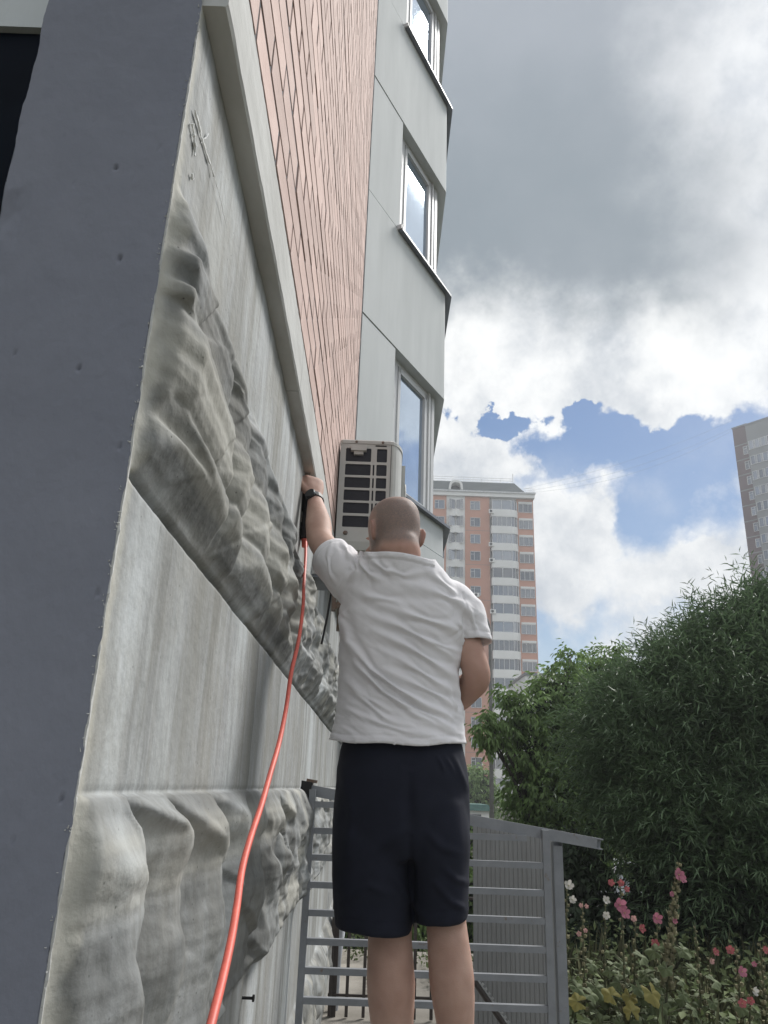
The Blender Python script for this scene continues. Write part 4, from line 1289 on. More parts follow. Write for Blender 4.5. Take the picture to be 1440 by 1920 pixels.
# legs
KNL, KNR = P(731, 1745, 2.26), P(836, 1722, 2.22)
FLOOR = .70
def leg(hip, knee, ankx, anky, r):
    ank = Vector((ankx, anky, FLOOR + .09))
    calf = knee.lerp(ank, .30) + Vector((0, -.016, 0))
    low = knee.lerp(ank, .68) + Vector((0, -.004, 0))
    limb(bd, [hip, hip.lerp(knee, .5), knee + Vector((0, 0, .06)), knee, calf, low, ank], r, 20)
    heel = ank + Vector((0, -.03, -.055)); toe = ank + Vector((.02, .17, -.062))
    limb(bd, [ank, heel], [.036, .032]); limb(bd, [heel, ank + Vector((.005, .06, -.05)), toe], [.033, .038, .026])
leg(P(700, 1470, BY), KNL, P(742, 1960, 2.27).x, 2.29, [.085, .070, .066, .0575, .0625, .050, .036])
leg(P(806, 1470, BY), KNR, P(872, 1960, 2.22).x, 2.25, [.082, .060, .054, .0525, .0575, .043, .036])

def hand(b, wrist, axis, back, thumb_side, curls, size=1.0, spread=.05, thumb_dir=None):
    """palm and five fingers; axis = towards fingers, back = out of the back of the hand"""
    ax = Vector(axis).normalized(); bk = (Vector(back) - ax*Vector(back).dot(ax)).normalized()
    side = ax.cross(bk)*thumb_side; side.normalize()
    W = .041*size
    rs = []
    for t, hw, ht in ((-.01, .026, .021), (.02, .032, .0185), (.05, .040, .017), (.08, .042, .0145), (.093, .040, .012)):
        c = wrist + ax*(t*size)
        ring = []
        for i in range(16):
            a = 2*math.pi*i/16
            cx, sy = math.cos(a), math.sin(a)
            k = (abs(cx)**2.8 + abs(sy)**2.8)**(-1/2.8)
            ring.append(c + side*(hw*size*cx*k) + bk*(ht*size*sy*k))
        rs.append(ring)
    b.rings(rs)
    lens = [(.044, .026, .021), (.049, .030, .022), (.045, .028, .022), (.035, .021, .019)]
    radf = [.0092, .0094, .009, .0080]
    for i in range(4):
        u = (.030 - i*.0205)*size
        root = wrist + ax*((.086 - (.004 if i == 0 else .012 if i == 3 else 0))*size) + side*u
        d = (ax + side*spread*(1.5 - i)).normalized()
        pts = [root - ax*.018*size, root]
        ang = 0
        cur = root
        for j, l in enumerate(lens[i]):
            ang += curls[i][j]
            dirv = d*math.cos(ang) - bk*math.sin(ang)
            cur = cur + dirv*l*size
            pts.append(cur)
        b.tube([pts[0], pts[1], pts[1].lerp(pts[2], .5), pts[2], pts[2].lerp(pts[3], .5), pts[3], pts[4]],
               [radf[i]*size*q for q in (1.05, 1.1, .98, 1.0, .9, .9, .78)], 10)
        b.ball(pts[4], radf[i]*.78*size, radf[i]*.78*size, radf[i]*.78*size, 8, 6)
        b.ball(root + bk*.004*size, .0095*size, .0095*size, .0085*size, 8, 6)
    td = Vector(thumb_dir).normalized() if thumb_dir is not None else (ax*.7 + side*.6 - bk*.4).normalized()
    t0 = wrist + ax*.022*size + side*.026*size - bk*.004*size
    t1 = t0 + (td*.6 + side*.5).normalized()*.040*size
    t2 = t1 + td*.034*size; t3 = t2 + (td - bk*.25).normalized()*.026*size
    b.tube([t0, t1, t1.lerp(t2, .5), t2, t3], [.017*size, .0125*size, .0108*size, .0112*size, .0085*size], 10)
    b.ball(t3, .0085*size, .0085*size, .0085*size, 8, 6)
# the left hand closes round the tool: fingers wrap to the far side, thumb along it
grip = [(.85, 1.0, .7), (.9, 1.05, .7), (.95, 1.05, .7), (1.0, 1.05, .7)]
L_AX = (Vector((-.10, .62, .78))).normalized()
hand(bd, LWr + L_AX*.010, (-.13, .28, .90), (.52, -.80, .12), -1, grip, .98, .04, thumb_dir=(-.25, .25, .94))
relax = [(.35, .5, .4), (.4, .55, .4), (.45, .6, .4), (.5, .6, .4)]
hand(bd, RWr + (RWr - RE).normalized()*.01, RWr - RE, (.2, -.2, -1), 1, relax, 1.0, .05)

V, F = evaluated(bd, .0040)
Q = vpx(V)
hl = (V - np.array(HC)) @ np.array(Rh)             # head space (rows: Rh^T applied)
headw = sstep(.22, .16, np.linalg.norm(hl, axis=1))
handw = np.maximum(sstep(.17, .12, np.linalg.norm(V - np.array(LWr + L_AX*.06), axis=1)), sstep(.17, .12, np.linalg.norm(V - np.array(RWr), axis=1)))
earw = sstep(.068, .078, np.abs(hl[:, 0]))*headw
facew = sstep(.07, .09, hl[:, 1])*headw
V = smooth_v(V, F, 2)
V = smooth_v(V, F, 22, np.clip(1 - handw - earw - facew*.9, 0, 1))
nrm = normals(V, F)
skinny = fbm(V[:, 0]*14, V[:, 1]*14, V[:, 2]*14, 3)
V = V + nrm*(.0012*skinny)[:, None]
scalp = headw*sstep(-.070, -.040, hl[:, 2] + .02*sstep(-.02, -.08, hl[:, 1]))*sstep(.062, .02, hl[:, 1] - .5*np.clip(hl[:, 2] - .03, 0, 1))
scalp = scalp*(1 - .75*earw)*(1 - .45*sstep(.06, .11, hl[:, 2]))
flush = np.clip(headw*(.75*earw + .5*sstep(-.05, -.09, hl[:, 2])) + .35*sstep(.05, .0, np.linalg.norm(V - np.array(RE), axis=1)), 0, 1)
flush = np.maximum(flush, .35*handw)
flush = np.maximum(flush, .35*sstep(.25, .0, np.linalg.norm(V - np.array(RE), axis=1)))
o = obj('body', fast_mesh('body', V - np.array(man.location), F, skin, True, {'stubble': np.clip(scalp*.9, 0, 1), 'flush': flush}), man)

# --- t-shirt
M_TEE = mat('white_cotton', (.74, .73, .75), .95, .03, 30, bump=.0006, bscale=320, spec=.15, color2=(.71, .70, .72))
ts = MB()
TS = [((690, 1008), (802, 1014), .090, -.045), ((688, 1030), (805, 1036), .094, -.040), ((684, 1050), (813, 1057), .104, -.030), ((668, 1068), (838, 1084), .112, -.018), ((652, 1090), (862, 1112), .120, -.008), ((642, 1122), (878, 1145), .127, 0), ((636, 1165), (880, 1182), .130, 0),
      ((634, 1215), (868, 1228), .128, 0), ((634, 1265), (861, 1272), .126, 0), ((632, 1315), (864, 1322), .130, .0), ((626, 1355), (870, 1364), .138, 0), ((616, 1393), (874, 1404), .146, 0), ((612, 1408), (876, 1420), .148, 0)]
ts.rings([ring_lr(a, c, BY, d, 40, 2.25, yo) for a, c, d, yo in TS])
LC = P(621, 1046, 2.385)                                    # middle of the left cuff
LSd = (LE - LS).normalized()
limb(ts, [P(700, 1110, 2.26), P(668, 1090, 2.29), P(638, 1062, 2.35), P(615, 1040, 2.405)], [.085, .082, .074, .070], 24)
RC_ = P(888, 1204, 2.24)
limb(ts, [P(838, 1140, 2.25), P(862, 1160, 2.245), P(880, 1192, 2.24), P(893, 1225, 2.235)], [.088, .082, .064, .056], 24)
V, F = evaluated(ts, .0042)
V = smooth_v(V, F, 14)
Lax = (P(615, 1040, 2.405) - P(650, 1073, 2.33)).normalized(); Rax = (P(893, 1225, 2.235) - P(872, 1176, 2.243)).normalized()
Rax = (Rax + Vector((-.28, 0, 0))).normalized()
def cut_plane(V, c, n, rad):
    d = (V - np.array(c)) @ np.array(n)
    near_ = np.linalg.norm(V - np.array(c), axis=1) < rad
    return d, near_
dl, nl = cut_plane(V, LC, Lax, .16); dr, nr = cut_plane(V, RC_ + Rax*.004, Rax, .13)
Q = vpx(V)
hem = 1397 + (Q[:, 0] - 617)*(1405 - 1397)/256 + 5*np.sin((Q[:, 0] - 612)/262*math.pi) - 10 + 2.0*np.sin(Q[:, 0]*.05)
hemd = hem - Q[:, 1]
collar = 1036 + np.clip(Q[:, 0] - 690, -20, 140)*.12 - 7*np.sin(np.clip((Q[:, 0] - 690)/115, 0, 1)*math.pi)
front = V[:, 1] > BY
cold = np.where(front, Q[:, 1] - (collar + 12), Q[:, 1] - collar)
incol = (Q[:, 0] > 672) & (Q[:, 0] < 815)
torso_r = np.interp(Q[:, 1], [1165, 1215, 1265, 1315], [878, 868, 861, 864])
nr = nr & (Q[:, 0] > torso_r + 1)
kill = (hemd < 0) | (nl & (dl > 0)) | (nr & (dr > 0)) | (incol & (cold < 0))
nrm = normals(V, F)
folds = [  # polyline in photo pixels, height, half width (px)
 ([(636,1140),(655,1205),(695,1255),(745,1292),(800,1325),(850,1345)], .013, 5.5),
 ([(640,1190),(670,1245),(715,1295),(775,1335),(845,1368)], .010, 5.5),
 ([(638,1255),(668,1300),(720,1345),(790,1378)], .006, 6),
 ([(690,1150),(745,1172),(805,1205),(858,1232)], .009, 7),
 ([(700,1182),(760,1210),(815,1245),(855,1272)], .010, 6.5),
 ([(712,1215),(765,1246),(815,1278),(858,1300)], .008, 6),
 ([(690,1120),(760,1150),(830,1172),(874,1184)], .009, 8),
 ([(655,1100),(690,1118),(745,1128),(800,1150)], .006, 8),
 ([(720,1255),(775,1282),(828,1308),(862,1330)], .008, 5),
 ([(700,1300),(760,1320),(820,1348),(866,1378)], .006, 5),
 ([(650,1330),(700,1352),(760,1372),(820,1385)], .005, 5),
 ([(850,1250),(858,1290),(864,1330),(868,1375)], .008, 5),
 ([(838,1280),(852,1320),(860,1350)], .006, 4.5),
 ([(672,1040),(680,1062),(694,1078),(712,1086)], .011, 5),
 ([(690,1038),(704,1056),(724,1072),(745,1078)], .010, 5),
 ([(650,1030),(664,1048),(672,1070),(655,1086)], .009, 5),
 ([(640,1012),(650,1030),(656,1052)], .006, 4),
 ([(622,1016),(614,1044),(618,1075),(628,1095)], .005, 3),
 ([(712,1052),(732,1070),(760,1080),(800,1072)], .006, 5),
 ([(800,1060),(815,1080),(850,1110),(872,1150)], .005, 6),
 ([(760,1095),(810,1108),(860,1130),(885,1150)], .007, 8),
 ([(866,1120),(882,1150),(893,1180),(902,1200)], .006, 5),
 ([(858,1150),(866,1180),(862,1205)], .009, 5),
 ([(640,1120),(636,1150),(640,1185)], .006, 5),
 ([(780,1190),(830,1212),(866,1222)], .006, 4),
 ([(660,1280),(690,1310),(735,1335)], .004, 5),
]
disp = np.zeros(len(V))
back = sstep(.55, .0, nrm[:, 1])
ppm = 1.0
for pl, hgt, wd in folds:
    d, t = seg_dist(Q, pl)
    taper = np.sin(np.clip(t, .03, .97)*math.pi)**.6
    side = d/(wd*.80*(1.0 + .5*np.sin(t*9)))
    disp += .85*hgt*taper*(np.exp(-side**2) - .45*np.exp(-((side - 2.1)/1.1)**2))
# drag lines of the cloth running down to the right, finer creases
ang = math.radians(33)
u = (Q[:, 0]*math.cos(ang) + Q[:, 1]*math.sin(ang))/600; v = (-Q[:, 0]*math.sin(ang) + Q[:, 1]*math.cos(ang))/600
big = 1 - np.abs(fbm(u*3.2, v*15, 1.0, 3))
disp += .0035*(big - .75)*sstep(1080, 1170, Q[:, 1])
disp += .0048*np.clip(.4 + fbm(Q[:, 0]/90, Q[:, 1]/90, 6., 2), 0, 1)*(1 - np.abs(fbm(u*6 + 3, v*34, 2.0, 3)) - .7)*sstep(1060, 1150, Q[:, 1])
ang2 = math.radians(20)
u2 = (Q[:, 0]*math.cos(ang2) + Q[:, 1]*math.sin(ang2))/600; v2 = (-Q[:, 0]*math.sin(ang2) + Q[:, 1]*math.cos(ang2))/600
disp += .0028*(1 - np.abs(fbm(u2*5, v2*26, 8.0, 3)) - .7)*sstep(1290, 1340, Q[:, 1])
disp = disp*(.35 + .65*back)
disp += .0022*fbm(V[:, 0]*9, V[:, 1]*9, V[:, 2]*9, 3)
# stitched hems
disp += -.0020*np.exp(-((hemd - 14)/1.6)**2) + .0012*(hemd < 14)
disp += np.where(nl, -.0022*np.exp(-((dl + .022)/.0035)**2), 0) + np.where(nr, -.0022*np.exp(-((dr + .020)/.0035)**2), 0)
disp += np.where(incol, .0045*sstep(11.5, 10.0, cold) - .0015*np.exp(-((cold - 12.2)/1.0)**2), 0)
sd_, st_ = seg_dist(Q, [(655, 1064), (642, 1082), (634, 1105), (632, 1125)])
disp += -.003*np.exp(-(sd_/2.0)**2)*back
sd_, st_ = seg_dist(Q, [(868, 1112), (874, 1140), (868, 1170), (862, 1200)])
disp += -.003*np.exp(-(sd_/2.0)**2)*back
V = V + nrm*disp[:, None]
keep = ~kill[F].any(1)
F2 = F[keep]
e_ = np.sort(np.concatenate([F2[:, [0, 1]], F2[:, [1, 2]], F2[:, [2, 3]], F2[:, [3, 0]]]), 1)
ue, cnt = np.unique(e_, axis=0, return_counts=True)
bv_ = np.zeros(len(V), bool); bv_[ue[cnt == 1].ravel()] = True
mpp = V[:, 1]/FPX*1.02
m_ = bv_ & (hemd < 8); V[m_, 2] -= (hemd*mpp)[m_]
m_ = bv_ & nl & (dl > -.02) & ~(hemd < 8); V[m_] -= np.outer(dl[m_], np.array(Lax))
m_ = bv_ & nr & (dr > -.02) & ~(hemd < 8); V[m_] -= np.outer(dr[m_], np.array(Rax))
m_ = bv_ & incol & (np.abs(cold) < 10); V[m_, 2] += (cold*mpp)[m_]
used = np.unique(F2); remap = -np.ones(len(V), int); remap[used] = np.arange(len(used))
me = fast_mesh('t_shirt', V[used] - np.array(man.location), remap[F2], M_TEE, True)
o = obj('t_shirt', me, man)
md = o.modifiers.new('thick', 'SOLIDIFY'); md.thickness = .0035; md.offset = -1

# --- shorts
M_SH = mat('navy_jersey', (.0125, .0145, .026), .88, .1, 25, bump=.0004, bscale=300, spec=.25, color2=(.010, .012, .021))
sh = MB()
SR = [((644, 1380), (864, 1388), .122), ((640, 1402), (868, 1410), .128), ((630, 1450), (877, 1458), .142), ((623, 1510), (880, 1512), .145), ((622, 1570), (880, 1572), .138), ((630, 1610), (874, 1610), .115)]
sh.rings([ring_lr(a, c, BY, d, 36, 2.4) for a, c, d in SR])
sh.rings([ring_lr(a, c, BY, d, 28, 2.4) for a, c, d in [((636, 1500), (748, 1504), .11), ((622, 1575), (766, 1580), .130), ((623, 1650), (770, 1655), .122), ((626, 1715), (771, 1722), .118), ((628, 1738), (771, 1750), .117)]])
sh.rings([ring_lr(a, c, BY - .02, d, 28, 2.4) for a, c, d in [((770, 1500), (872, 1502), .11), ((762, 1575), (880, 1575), .128), ((769, 1640), (879, 1638), .120), ((775, 1700), (877, 1695), .112), ((776, 1729), (876, 1721), .110)]])
V, F = evaluated(sh, .0055)
V = smooth_v(V, F, 9)
Q = vpx(V); nrm = normals(V, F)
disp = .004*fbm(V[:, 0]*7, V[:, 1]*7, V[:, 2]*5, 3)
for pl, hgt, wd in [([(730,1640),(770,1690),(800,1720)], .006, 6), ([(815,1655),(845,1690),(872,1705)], .008, 6), ([(830,1625),(856,1650),(876,1655)], .007, 6), ([(700,1600),(740,1570),(768,1545)], .006, 9),
                    ([(800,1560),(830,1590),(860,1600)], .006, 8), ([(640,1440),(660,1520),(650,1600)], .005, 9), ([(768,1440),(766,1500),(768,1570)], -.010, 12), ([(768,1570),(771,1640),(773,1720)], -.012, 6),
                    ([(850,1420),(862,1450),(874,1480)], .006, 5), ([(640,1690),(690,1660),(740,1680)], .005, 8), ([(835,1420),(845,1436),(852,1452)], .004, 3), ([(820,1418),(828,1434),(832,1446)], .004, 3)]:
    d, t = seg_dist(Q, pl)
    disp += hgt*np.sin(np.clip(t, .05, .95)*math.pi)**.5*np.exp(-(d/wd)**2)
d, t = seg_dist(Q, [(628, 1722), (700, 1732), (768, 1734)]); disp += -.002*np.exp(-(d/1.6)**2)
d, t = seg_dist(Q, [(776, 1714), (830, 1712), (874, 1704)]); disp += -.002*np.exp(-(d/1.6)**2)
V = V + nrm*(disp*sstep(1392, 1410, Q[:, 1]))[:, None]
obj('shorts', fast_mesh('shorts', V - np.array(man.location), F, M_SH, True), man)
# watch on the left wrist, ring, shoes
wd = (LWr - LE).normalized()
wc = LWr - wd*.006
A1 = wd.orthogonal().normalized(); A2 = wd.cross(A1)
b = MB()
rs = []
for dz, rr_ in ((-.013, .0285), (-.011, .0315), (.011, .031), (.013, .0275)):
    rs.append([wc + wd*dz + A1*(rr_*1.10*math.cos(2*math.pi*i/20)) + A2*(rr_*math.sin(2*math.pi*i/20)) for i in range(20)])
b.rings(rs)
wch = b.build('watch', M_BLACK, man, False)
fdir = Vector((-.45, -.80, .35)); fdir = (fdir - wd*fdir.dot(wd)).normalized(); fs_ = wd.cross(fdir)
b = MB()
rs = []
for h_, r_ in ((.024, .019), (.034, .021), (.039, .019), (.0392, .015)):
    rs.append([wc + fdir*h_ + wd*(r_*math.cos(2*math.pi*i/16)) + fs_*(r_*math.sin(2*math.pi*i/16)) for i in range(16)])
b.rings(rs); b.build('watch_case', mat('dark_steel', (.06, .065, .07), .3, metallic=.6), wch)
shoe_m = mat('dark_shoe', (.03, .03, .035), .7)
for ax_, ay_ in ((P(742, 1960, 2.27).x, 2.29), (P(872, 1960, 2.22).x, 2.25)):
    b = MB()
    b.rings([[Vector((ax_ + .01 + (.046 + .006*math.cos(t))*math.cos(t)*w_, ay_ + .06 + .145*math.sin(t)*w_, FLOOR + z_)) for t in [2*math.pi*i/18 for i in range(18)]] for w_, z_ in ((1.0, .002), (1.02, .03), (.97, .05), (.72, .075), (.45, .085))])
    b.build('shoe', shoe_m, man, True)
# what he stands on, below the picture's edge
st = thing('step_platform', 'low grey work platform under the man standing at the wall', 'work platform', (.06, BY + .05, 0))
b = MB(); b.box(-.22, .42, BY - .16, BY + .32, FLOOR - .035, FLOOR); b.build('deck', M_GATE, st)
for lx in (-.2, .37):
    for ly in (BY - .14, BY + .27):
        b = MB(); b.box(lx, lx + .03, ly, ly + .03, .03, FLOOR - .036); b.build('leg', M_GATE, st)

# ------------------------------------------------------------------ power tool and hose
ty = 2.655
tt = P(576, 905, ty); tb = P(571, 1012, ty)
tool = thing('power_tool', 'black handheld power tool with a metal blade held against the wall', 'power tool', tb)
td = (tt - tb).normalized()
def tp(t, dx=0, dy=0): return tb + (tt - tb)*t + Vector((dx, dy, 0))
b = MB()
b.rings([[tp(t) + Vector((w_*math.cos(a) + ox, .030*math.sin(a)*(w_/.024), 0)) for a in [2*math.pi*i/14 for i in range(14)]] for t, w_, ox in ((.0, .016, 0), (.02, .021, 0), (.3, .022, 0), (.42, .020, .0), (.7, .021, -.002), (.95, .019, -.002), (1.0, .014, -.002))])
b.build('motor_body', M_BLACK, tool, True)
b = MB(); b.obox(tp(1.22, -.002), Vector((.0135, 0, 0)), Vector((0, .004, 0)), td*.050); b.build('blade', mat('worn_steel', (.30, .29, .26), .55, .2, 30), tool)
b = MB(); b.obox(tp(.55, -.020), Vector((.004, 0, 0)), Vector((0, .02, 0)), td*.085); b.obox(tp(.36, -.018, -.018), Vector((.008, 0, 0)), Vector((0, .006, 0)), td*.02); b.build('side_plate', mat('dusty_grey', (.20, .20, .19), .8, .2, 25), tool)
b = MB(); b.tube([tb + Vector((.001, -.004, .012)), tb + Vector((.004, -.012, -.03))], [.014, .011], 10); b.build('hose_socket', M_CORD, tool, True)

hp = [(573, 1012, 2.65), (573, 1040, 2.56), (570, 1090, 2.40), (568, 1140, 2.22), (560, 1200, 2.07), (546, 1262, 1.94), (537, 1325, 1.86), (524, 1390, 1.70), (507, 1450, 1.56), (490, 1510, 1.44), (470, 1570, 1.33), (454, 1630, 1.24), (444, 1700, 1.15), (432, 1770, 1.07), (415, 1845, 1.0), (398, 1912, .945), (380, 1990, .90), (372, 2100, .88)]
pts = [P(*q) for q in hp]
sp_ = []
for i in range(len(pts) - 1):
    p0, p1, p2, p3 = pts[max(i-1, 0)], pts[i], pts[i+1], pts[min(i+2, len(pts)-1)]
    for k in range(6):
        t = k/6
        sp_.append(0.5*((2*p1) + (p2 - p0)*t + (2*p0 - 5*p1 + 4*p2 - p3)*t*t + (3*p1 - p0 - 3*p2 + p3)*t**3))
last = pts[-1]
sp_ += [last, last + Vector((.0, -.02, -.2)), last + Vector((.02, -.10, -.42)), Vector((last.x + .06, last.y - .25, .04)), Vector((last.x + .3, last.y - .6, .037)), Vector((last.x + .5, last.y - 1.4, .037))]
b = MB(); b.tube(sp_, .0053, 10)
tag(b.build('air_hose', M_CORD, None, True), 'orange red hose hanging from the power tool down along the wall', 'hose')

# ------------------------------------------------------------------ haze added over the whole place to lighten the far towers
hm_ = bpy.data.materials.new('haze_air'); hm_.use_nodes = True
hm_.node_tree.nodes.remove(hm_.node_tree.nodes['Principled BSDF'])
pv = hm_.node_tree.nodes.new('ShaderNodeVolumePrincipled')
pv.inputs['Color'].default_value = (.93, .96, 1.0, 1); pv.inputs['Density'].default_value = .0015; pv.inputs['Anisotropy'].default_value = .25
hm_.node_tree.links.new(pv.outputs[0], hm_.node_tree.nodes['Material Output'].inputs['Volume'])
b = MB(); b.box(-420, 420, -420, 920, -2.1, 72)
tag(b.build('haze', hm_), kind='stuff')

# ------------------------------------------------------------------ vegetation
def leaf_mat(name, c1, c2, rough=.55, trans=.18, island=.35):
    return mat(name, c1, rough, .1, 1.6, color2=c2, island=island, trans=trans, spec=.35)
M_WIL = leaf_mat('willow_leaf', (.135, .21, .105), (.085, .135, .07), .42, .25)
M_MAP = leaf_mat('maple_leaf', (.20, .30, .10), (.125, .20, .07), .55, .38)
M_DRK = leaf_mat('shaded_leaf', (.034, .055, .028), (.022, .038, .02), .6, .12)  # leaf green darkened to hold the shade inside crowns and undergrowth
M_BARK = mat('bark', (.09, .08, .07), .9, .2, 12, bump=.01, bscale=30)

def unit(a): return a/np.maximum(np.linalg.norm(a, axis=1)[:, None], 1e-9)
def leaves_mesh(name, B, D, N_, L, W, m, bend=.15):
    """rhombic folded leaves: base B, direction D, face normal N_, length L, width W"""
    n = len(B)
    D = unit(D); Sd = unit(np.cross(D, N_)); Nn = np.cross(Sd, D)
    L = L[:, None]; W = W[:, None]
    tip = B + D*L - Nn*L*bend
    mid = B + D*L*.42
    l = mid + Sd*W*.5 + Nn*W*.14; r = mid - Sd*W*.5 + Nn*W*.14
    V = np.stack([B, l, tip, r], 1).reshape(-1, 3)
    i = np.arange(n)*4
    F = np.concatenate([np.stack([i, i+1, i+2], -1), np.stack([i, i+2, i+3], -1)])
    return V, F
def in_lump(n, c, r, shell=.45):
    v = unit(R2.normal(size=(n, 3)))
    rad = (R2.random(n)**(1/3))*(1 - shell) + shell*(.75 + .25*R2.random(n))
    rad = np.clip(rad, 0, 1)
    return np.array(c) + v*rad[:, None]*np.array(r), v

def shoots(lumps, per_m2, length, nleaf, leafL, leafW, up, droop, jitter=.5, shell=.6, leaf_ang=.55):
    Bs, Ds, Ns, Ls, Ws = [], [], [], [], []
    tw = MB()
    for (c, r) in lumps:
        n = int(per_m2*4*math.pi*(np.mean(r)**2))
        p0, v = in_lump(n, c, r, shell)
        d = unit(v*1.0 + np.array([0, 0, up]) + R2.normal(size=(n, 3))*jitter)
        ln = length*(.6 + .8*R2.random(n))
        p0 = p0 - d*(ln*.5)[:, None]
        for k in range(nleaf):
            t = (k + .5 + .6*(R2.random(n) - .5))/nleaf
            dk = unit(d + np.array([0, 0, -1])*(droop*t)[:, None])
            pos = p0 + d*(ln*t)[:, None] + np.array([0, 0, -1])*(droop*.5*ln*t*t)[:, None]
            ph = k*2.4 + R2.random(n)*6.28*.15 + np.arange(n)
            a = unit(np.cross(dk, np.array([.31, .22, .92]) + R2.normal(size=(n, 3))*.05)); b_ = np.cross(dk, a)
            side = a*np.cos(ph)[:, None] + b_*np.sin(ph)[:, None]
            ld = unit(dk*(1 - leaf_ang) + side*leaf_ang + np.array([0, 0, -.12]))
            Bs.append(pos); Ds.append(ld); Ns.append(unit(np.array([0, 0, 1]) + side*.4 + R2.normal(size=(n, 3))*.5))
            sz = (.65 + .6*R2.random(n))*(1 - .45*t)
            Ls.append(leafL*sz); Ws.append(leafW*sz)
    return [np.concatenate(q) for q in (Bs, Ds, Ns, Ls, Ws)]

def foliage(name, data, m, parent):
    V, F = leaves_mesh(name, *data, m)
    o = obj(name, fast_mesh(name, V - np.array(parent_loc(parent)), F, m, False), parent)
    return o
def lump(px, py, Y, r_px, ry=None, rz=None):
    c = P(px, py, Y); r = r_px/FPX*Y*1.03
    return (c, (r, ry or r, rz or r))
def branches(parent, root, lumps_, r0, name='trunk'):
    b = MB(); cs = [Vector(c) for c, r in lumps_]
    top = sum(cs, Vector())/len(cs)
    fork = Vector(root).lerp(top, .55)
    b.tube([root, Vector(root).lerp(fork, .5) + Vector((.04, .03, 0)), fork], [r0, r0*.85, r0*.7], 9)
    b.build(name, M_BARK, parent, True)
    for c in cs:
        b = MB()
        m_ = fork.lerp(c, .5) + Vector((rnd.uniform(-.1, .1), rnd.uniform(-.1, .1), .12))
        b.tube([fork - Vector((0, 0, .1)), m_, c], [r0*.5, r0*.32, r0*.12], 6)
        b.build('limb', M_BARK, parent, True)

# willow: a broad mass of narrow leaves
wl = [lump(1450, 1400, 8.6, 285, 1.6, 1.70), lump(1330, 1215, 8.8, 48), lump(1425, 1128, 8.7, 50), lump(1235, 1262, 8.6, 40), lump(1288, 1238, 8.9, 40), lump(1385, 1165, 8.6, 36), lump(1175, 1290, 9.0, 38), lump(1260, 1390, 8.4, 140, .9), lump(1330, 1320, 8.9, 135), lump(1395, 1235, 8.9, 105), lump(1185, 1350, 9.0, 85, .7),
      lump(1400, 1580, 7.9, 190, 1.1, .95), lump(1260, 1500, 8.2, 110, .8, .6), lump(1160, 1450, 8.9, 70, .6, .6)]
wil = thing('willow', 'big dark willow with narrow leaves filling the right side above the hollyhocks', 'tree', (P(1430, 1500, 8.7).x, 8.7, 0))
dat = shoots(wl, 60, 1.05, 21, .185, .0215, .8, .55, .45, .70, .50)
foliage('crown', dat, M_WIL, wil)
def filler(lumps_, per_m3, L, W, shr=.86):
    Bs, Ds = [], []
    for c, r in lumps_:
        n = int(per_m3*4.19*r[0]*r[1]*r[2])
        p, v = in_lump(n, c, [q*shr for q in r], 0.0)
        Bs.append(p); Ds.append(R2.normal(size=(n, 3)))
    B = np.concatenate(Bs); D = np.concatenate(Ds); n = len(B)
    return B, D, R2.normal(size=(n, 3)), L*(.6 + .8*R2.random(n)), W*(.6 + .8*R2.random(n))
foliage('inner_foliage', filler(wl, 1500, .16, .035, .74), M_WIL, wil)
branches(wil, Vector((P(1430, 1500, 8.7).x, 8.7, 0)), wl, .11)

def compound(lumps_, n_per_m2, L=.078, W=.034, shell=.55, droop=1.0):
    """drooping compound leaves of five leaflets"""
    out = [[], [], [], [], []]
    for c, r in lumps_:
        n = max(34, int(n_per_m2*4*math.pi*np.mean(r)**2))
        p, v = in_lump(n, c, r, shell)
        d = unit(v + R2.normal(size=(n, 3))*.7 + np.array([0, 0, .1]))
        d[:, 2] -= .75*droop*R2.random(n); d = unit(d)
        s = unit(np.cross(d, np.array([.1, .05, 1.])))
        for t, sg in ((.35, 1), (.35, -1), (.7, 1), (.7, -1), (1., 0)):
            pos = p + d*(L*1.9*t) + np.array([0, 0, -1])*(.03*t*t)
            ld = unit(d*(.55 if sg else 1) + s*sg*.7 + np.array([0, 0, -.8*droop]))
            out[0].append(pos); out[1].append(ld); out[2].append(unit(np.array([0, 0, .8]) + R2.normal(size=(n, 3))*.55))
            z = (.7 + .6*R2.random(n)); out[3].append(L*z); out[4].append(W*z)
    return [np.concatenate(q) for q in out]

ml = [lump(*q) for q in ((990, 1330, 11.6, 28), (1020, 1310, 12, 36), (1055, 1300, 12.2, 46), (1072, 1228, 12.2, 15), (1070, 1255, 12.2, 20), (966, 1312, 11.7, 12), (950, 1296, 11.6, 9), (985, 1400, 11.7, 34), (1030, 1400, 12.0, 64), (1080, 1390, 12.2, 66), (988, 1475, 11.8, 36),
      (1045, 1490, 11.9, 72), (1090, 1480, 12, 58), (1005, 1540, 11.8, 46), (905, 1366, 11.4, 8), (913, 1350, 11.4, 7), (926, 1384, 11.5, 8), (940, 1345, 11.5, 9), (960, 1365, 11.6, 14), (1060, 1570, 11.8, 62))]
mp = thing('box_elder', 'leafy light green box elder before the orange tower, left of the willow', 'tree', (P(1010, 1500, 12).x, 12, -.8))
foliage('crown', compound(ml, 112, .105, .040), M_MAP, mp)
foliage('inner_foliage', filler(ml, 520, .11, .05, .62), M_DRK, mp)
branches(mp, Vector((P(1020, 1500, 12).x, 12, -.85)), ml, .08)
m2 = [lump(*q) for q in ((1120, 1262, 13.5, 30), (1118, 1235, 13.5, 16), (1150, 1250, 13.5, 26), (1155, 1222, 13.5, 14), (1110, 1320, 13.4, 52), (1160, 1310, 13.6, 50), (1130, 1400, 13.2, 60), (1120, 1490, 13, 60), (1130, 1570, 12.9, 55))]
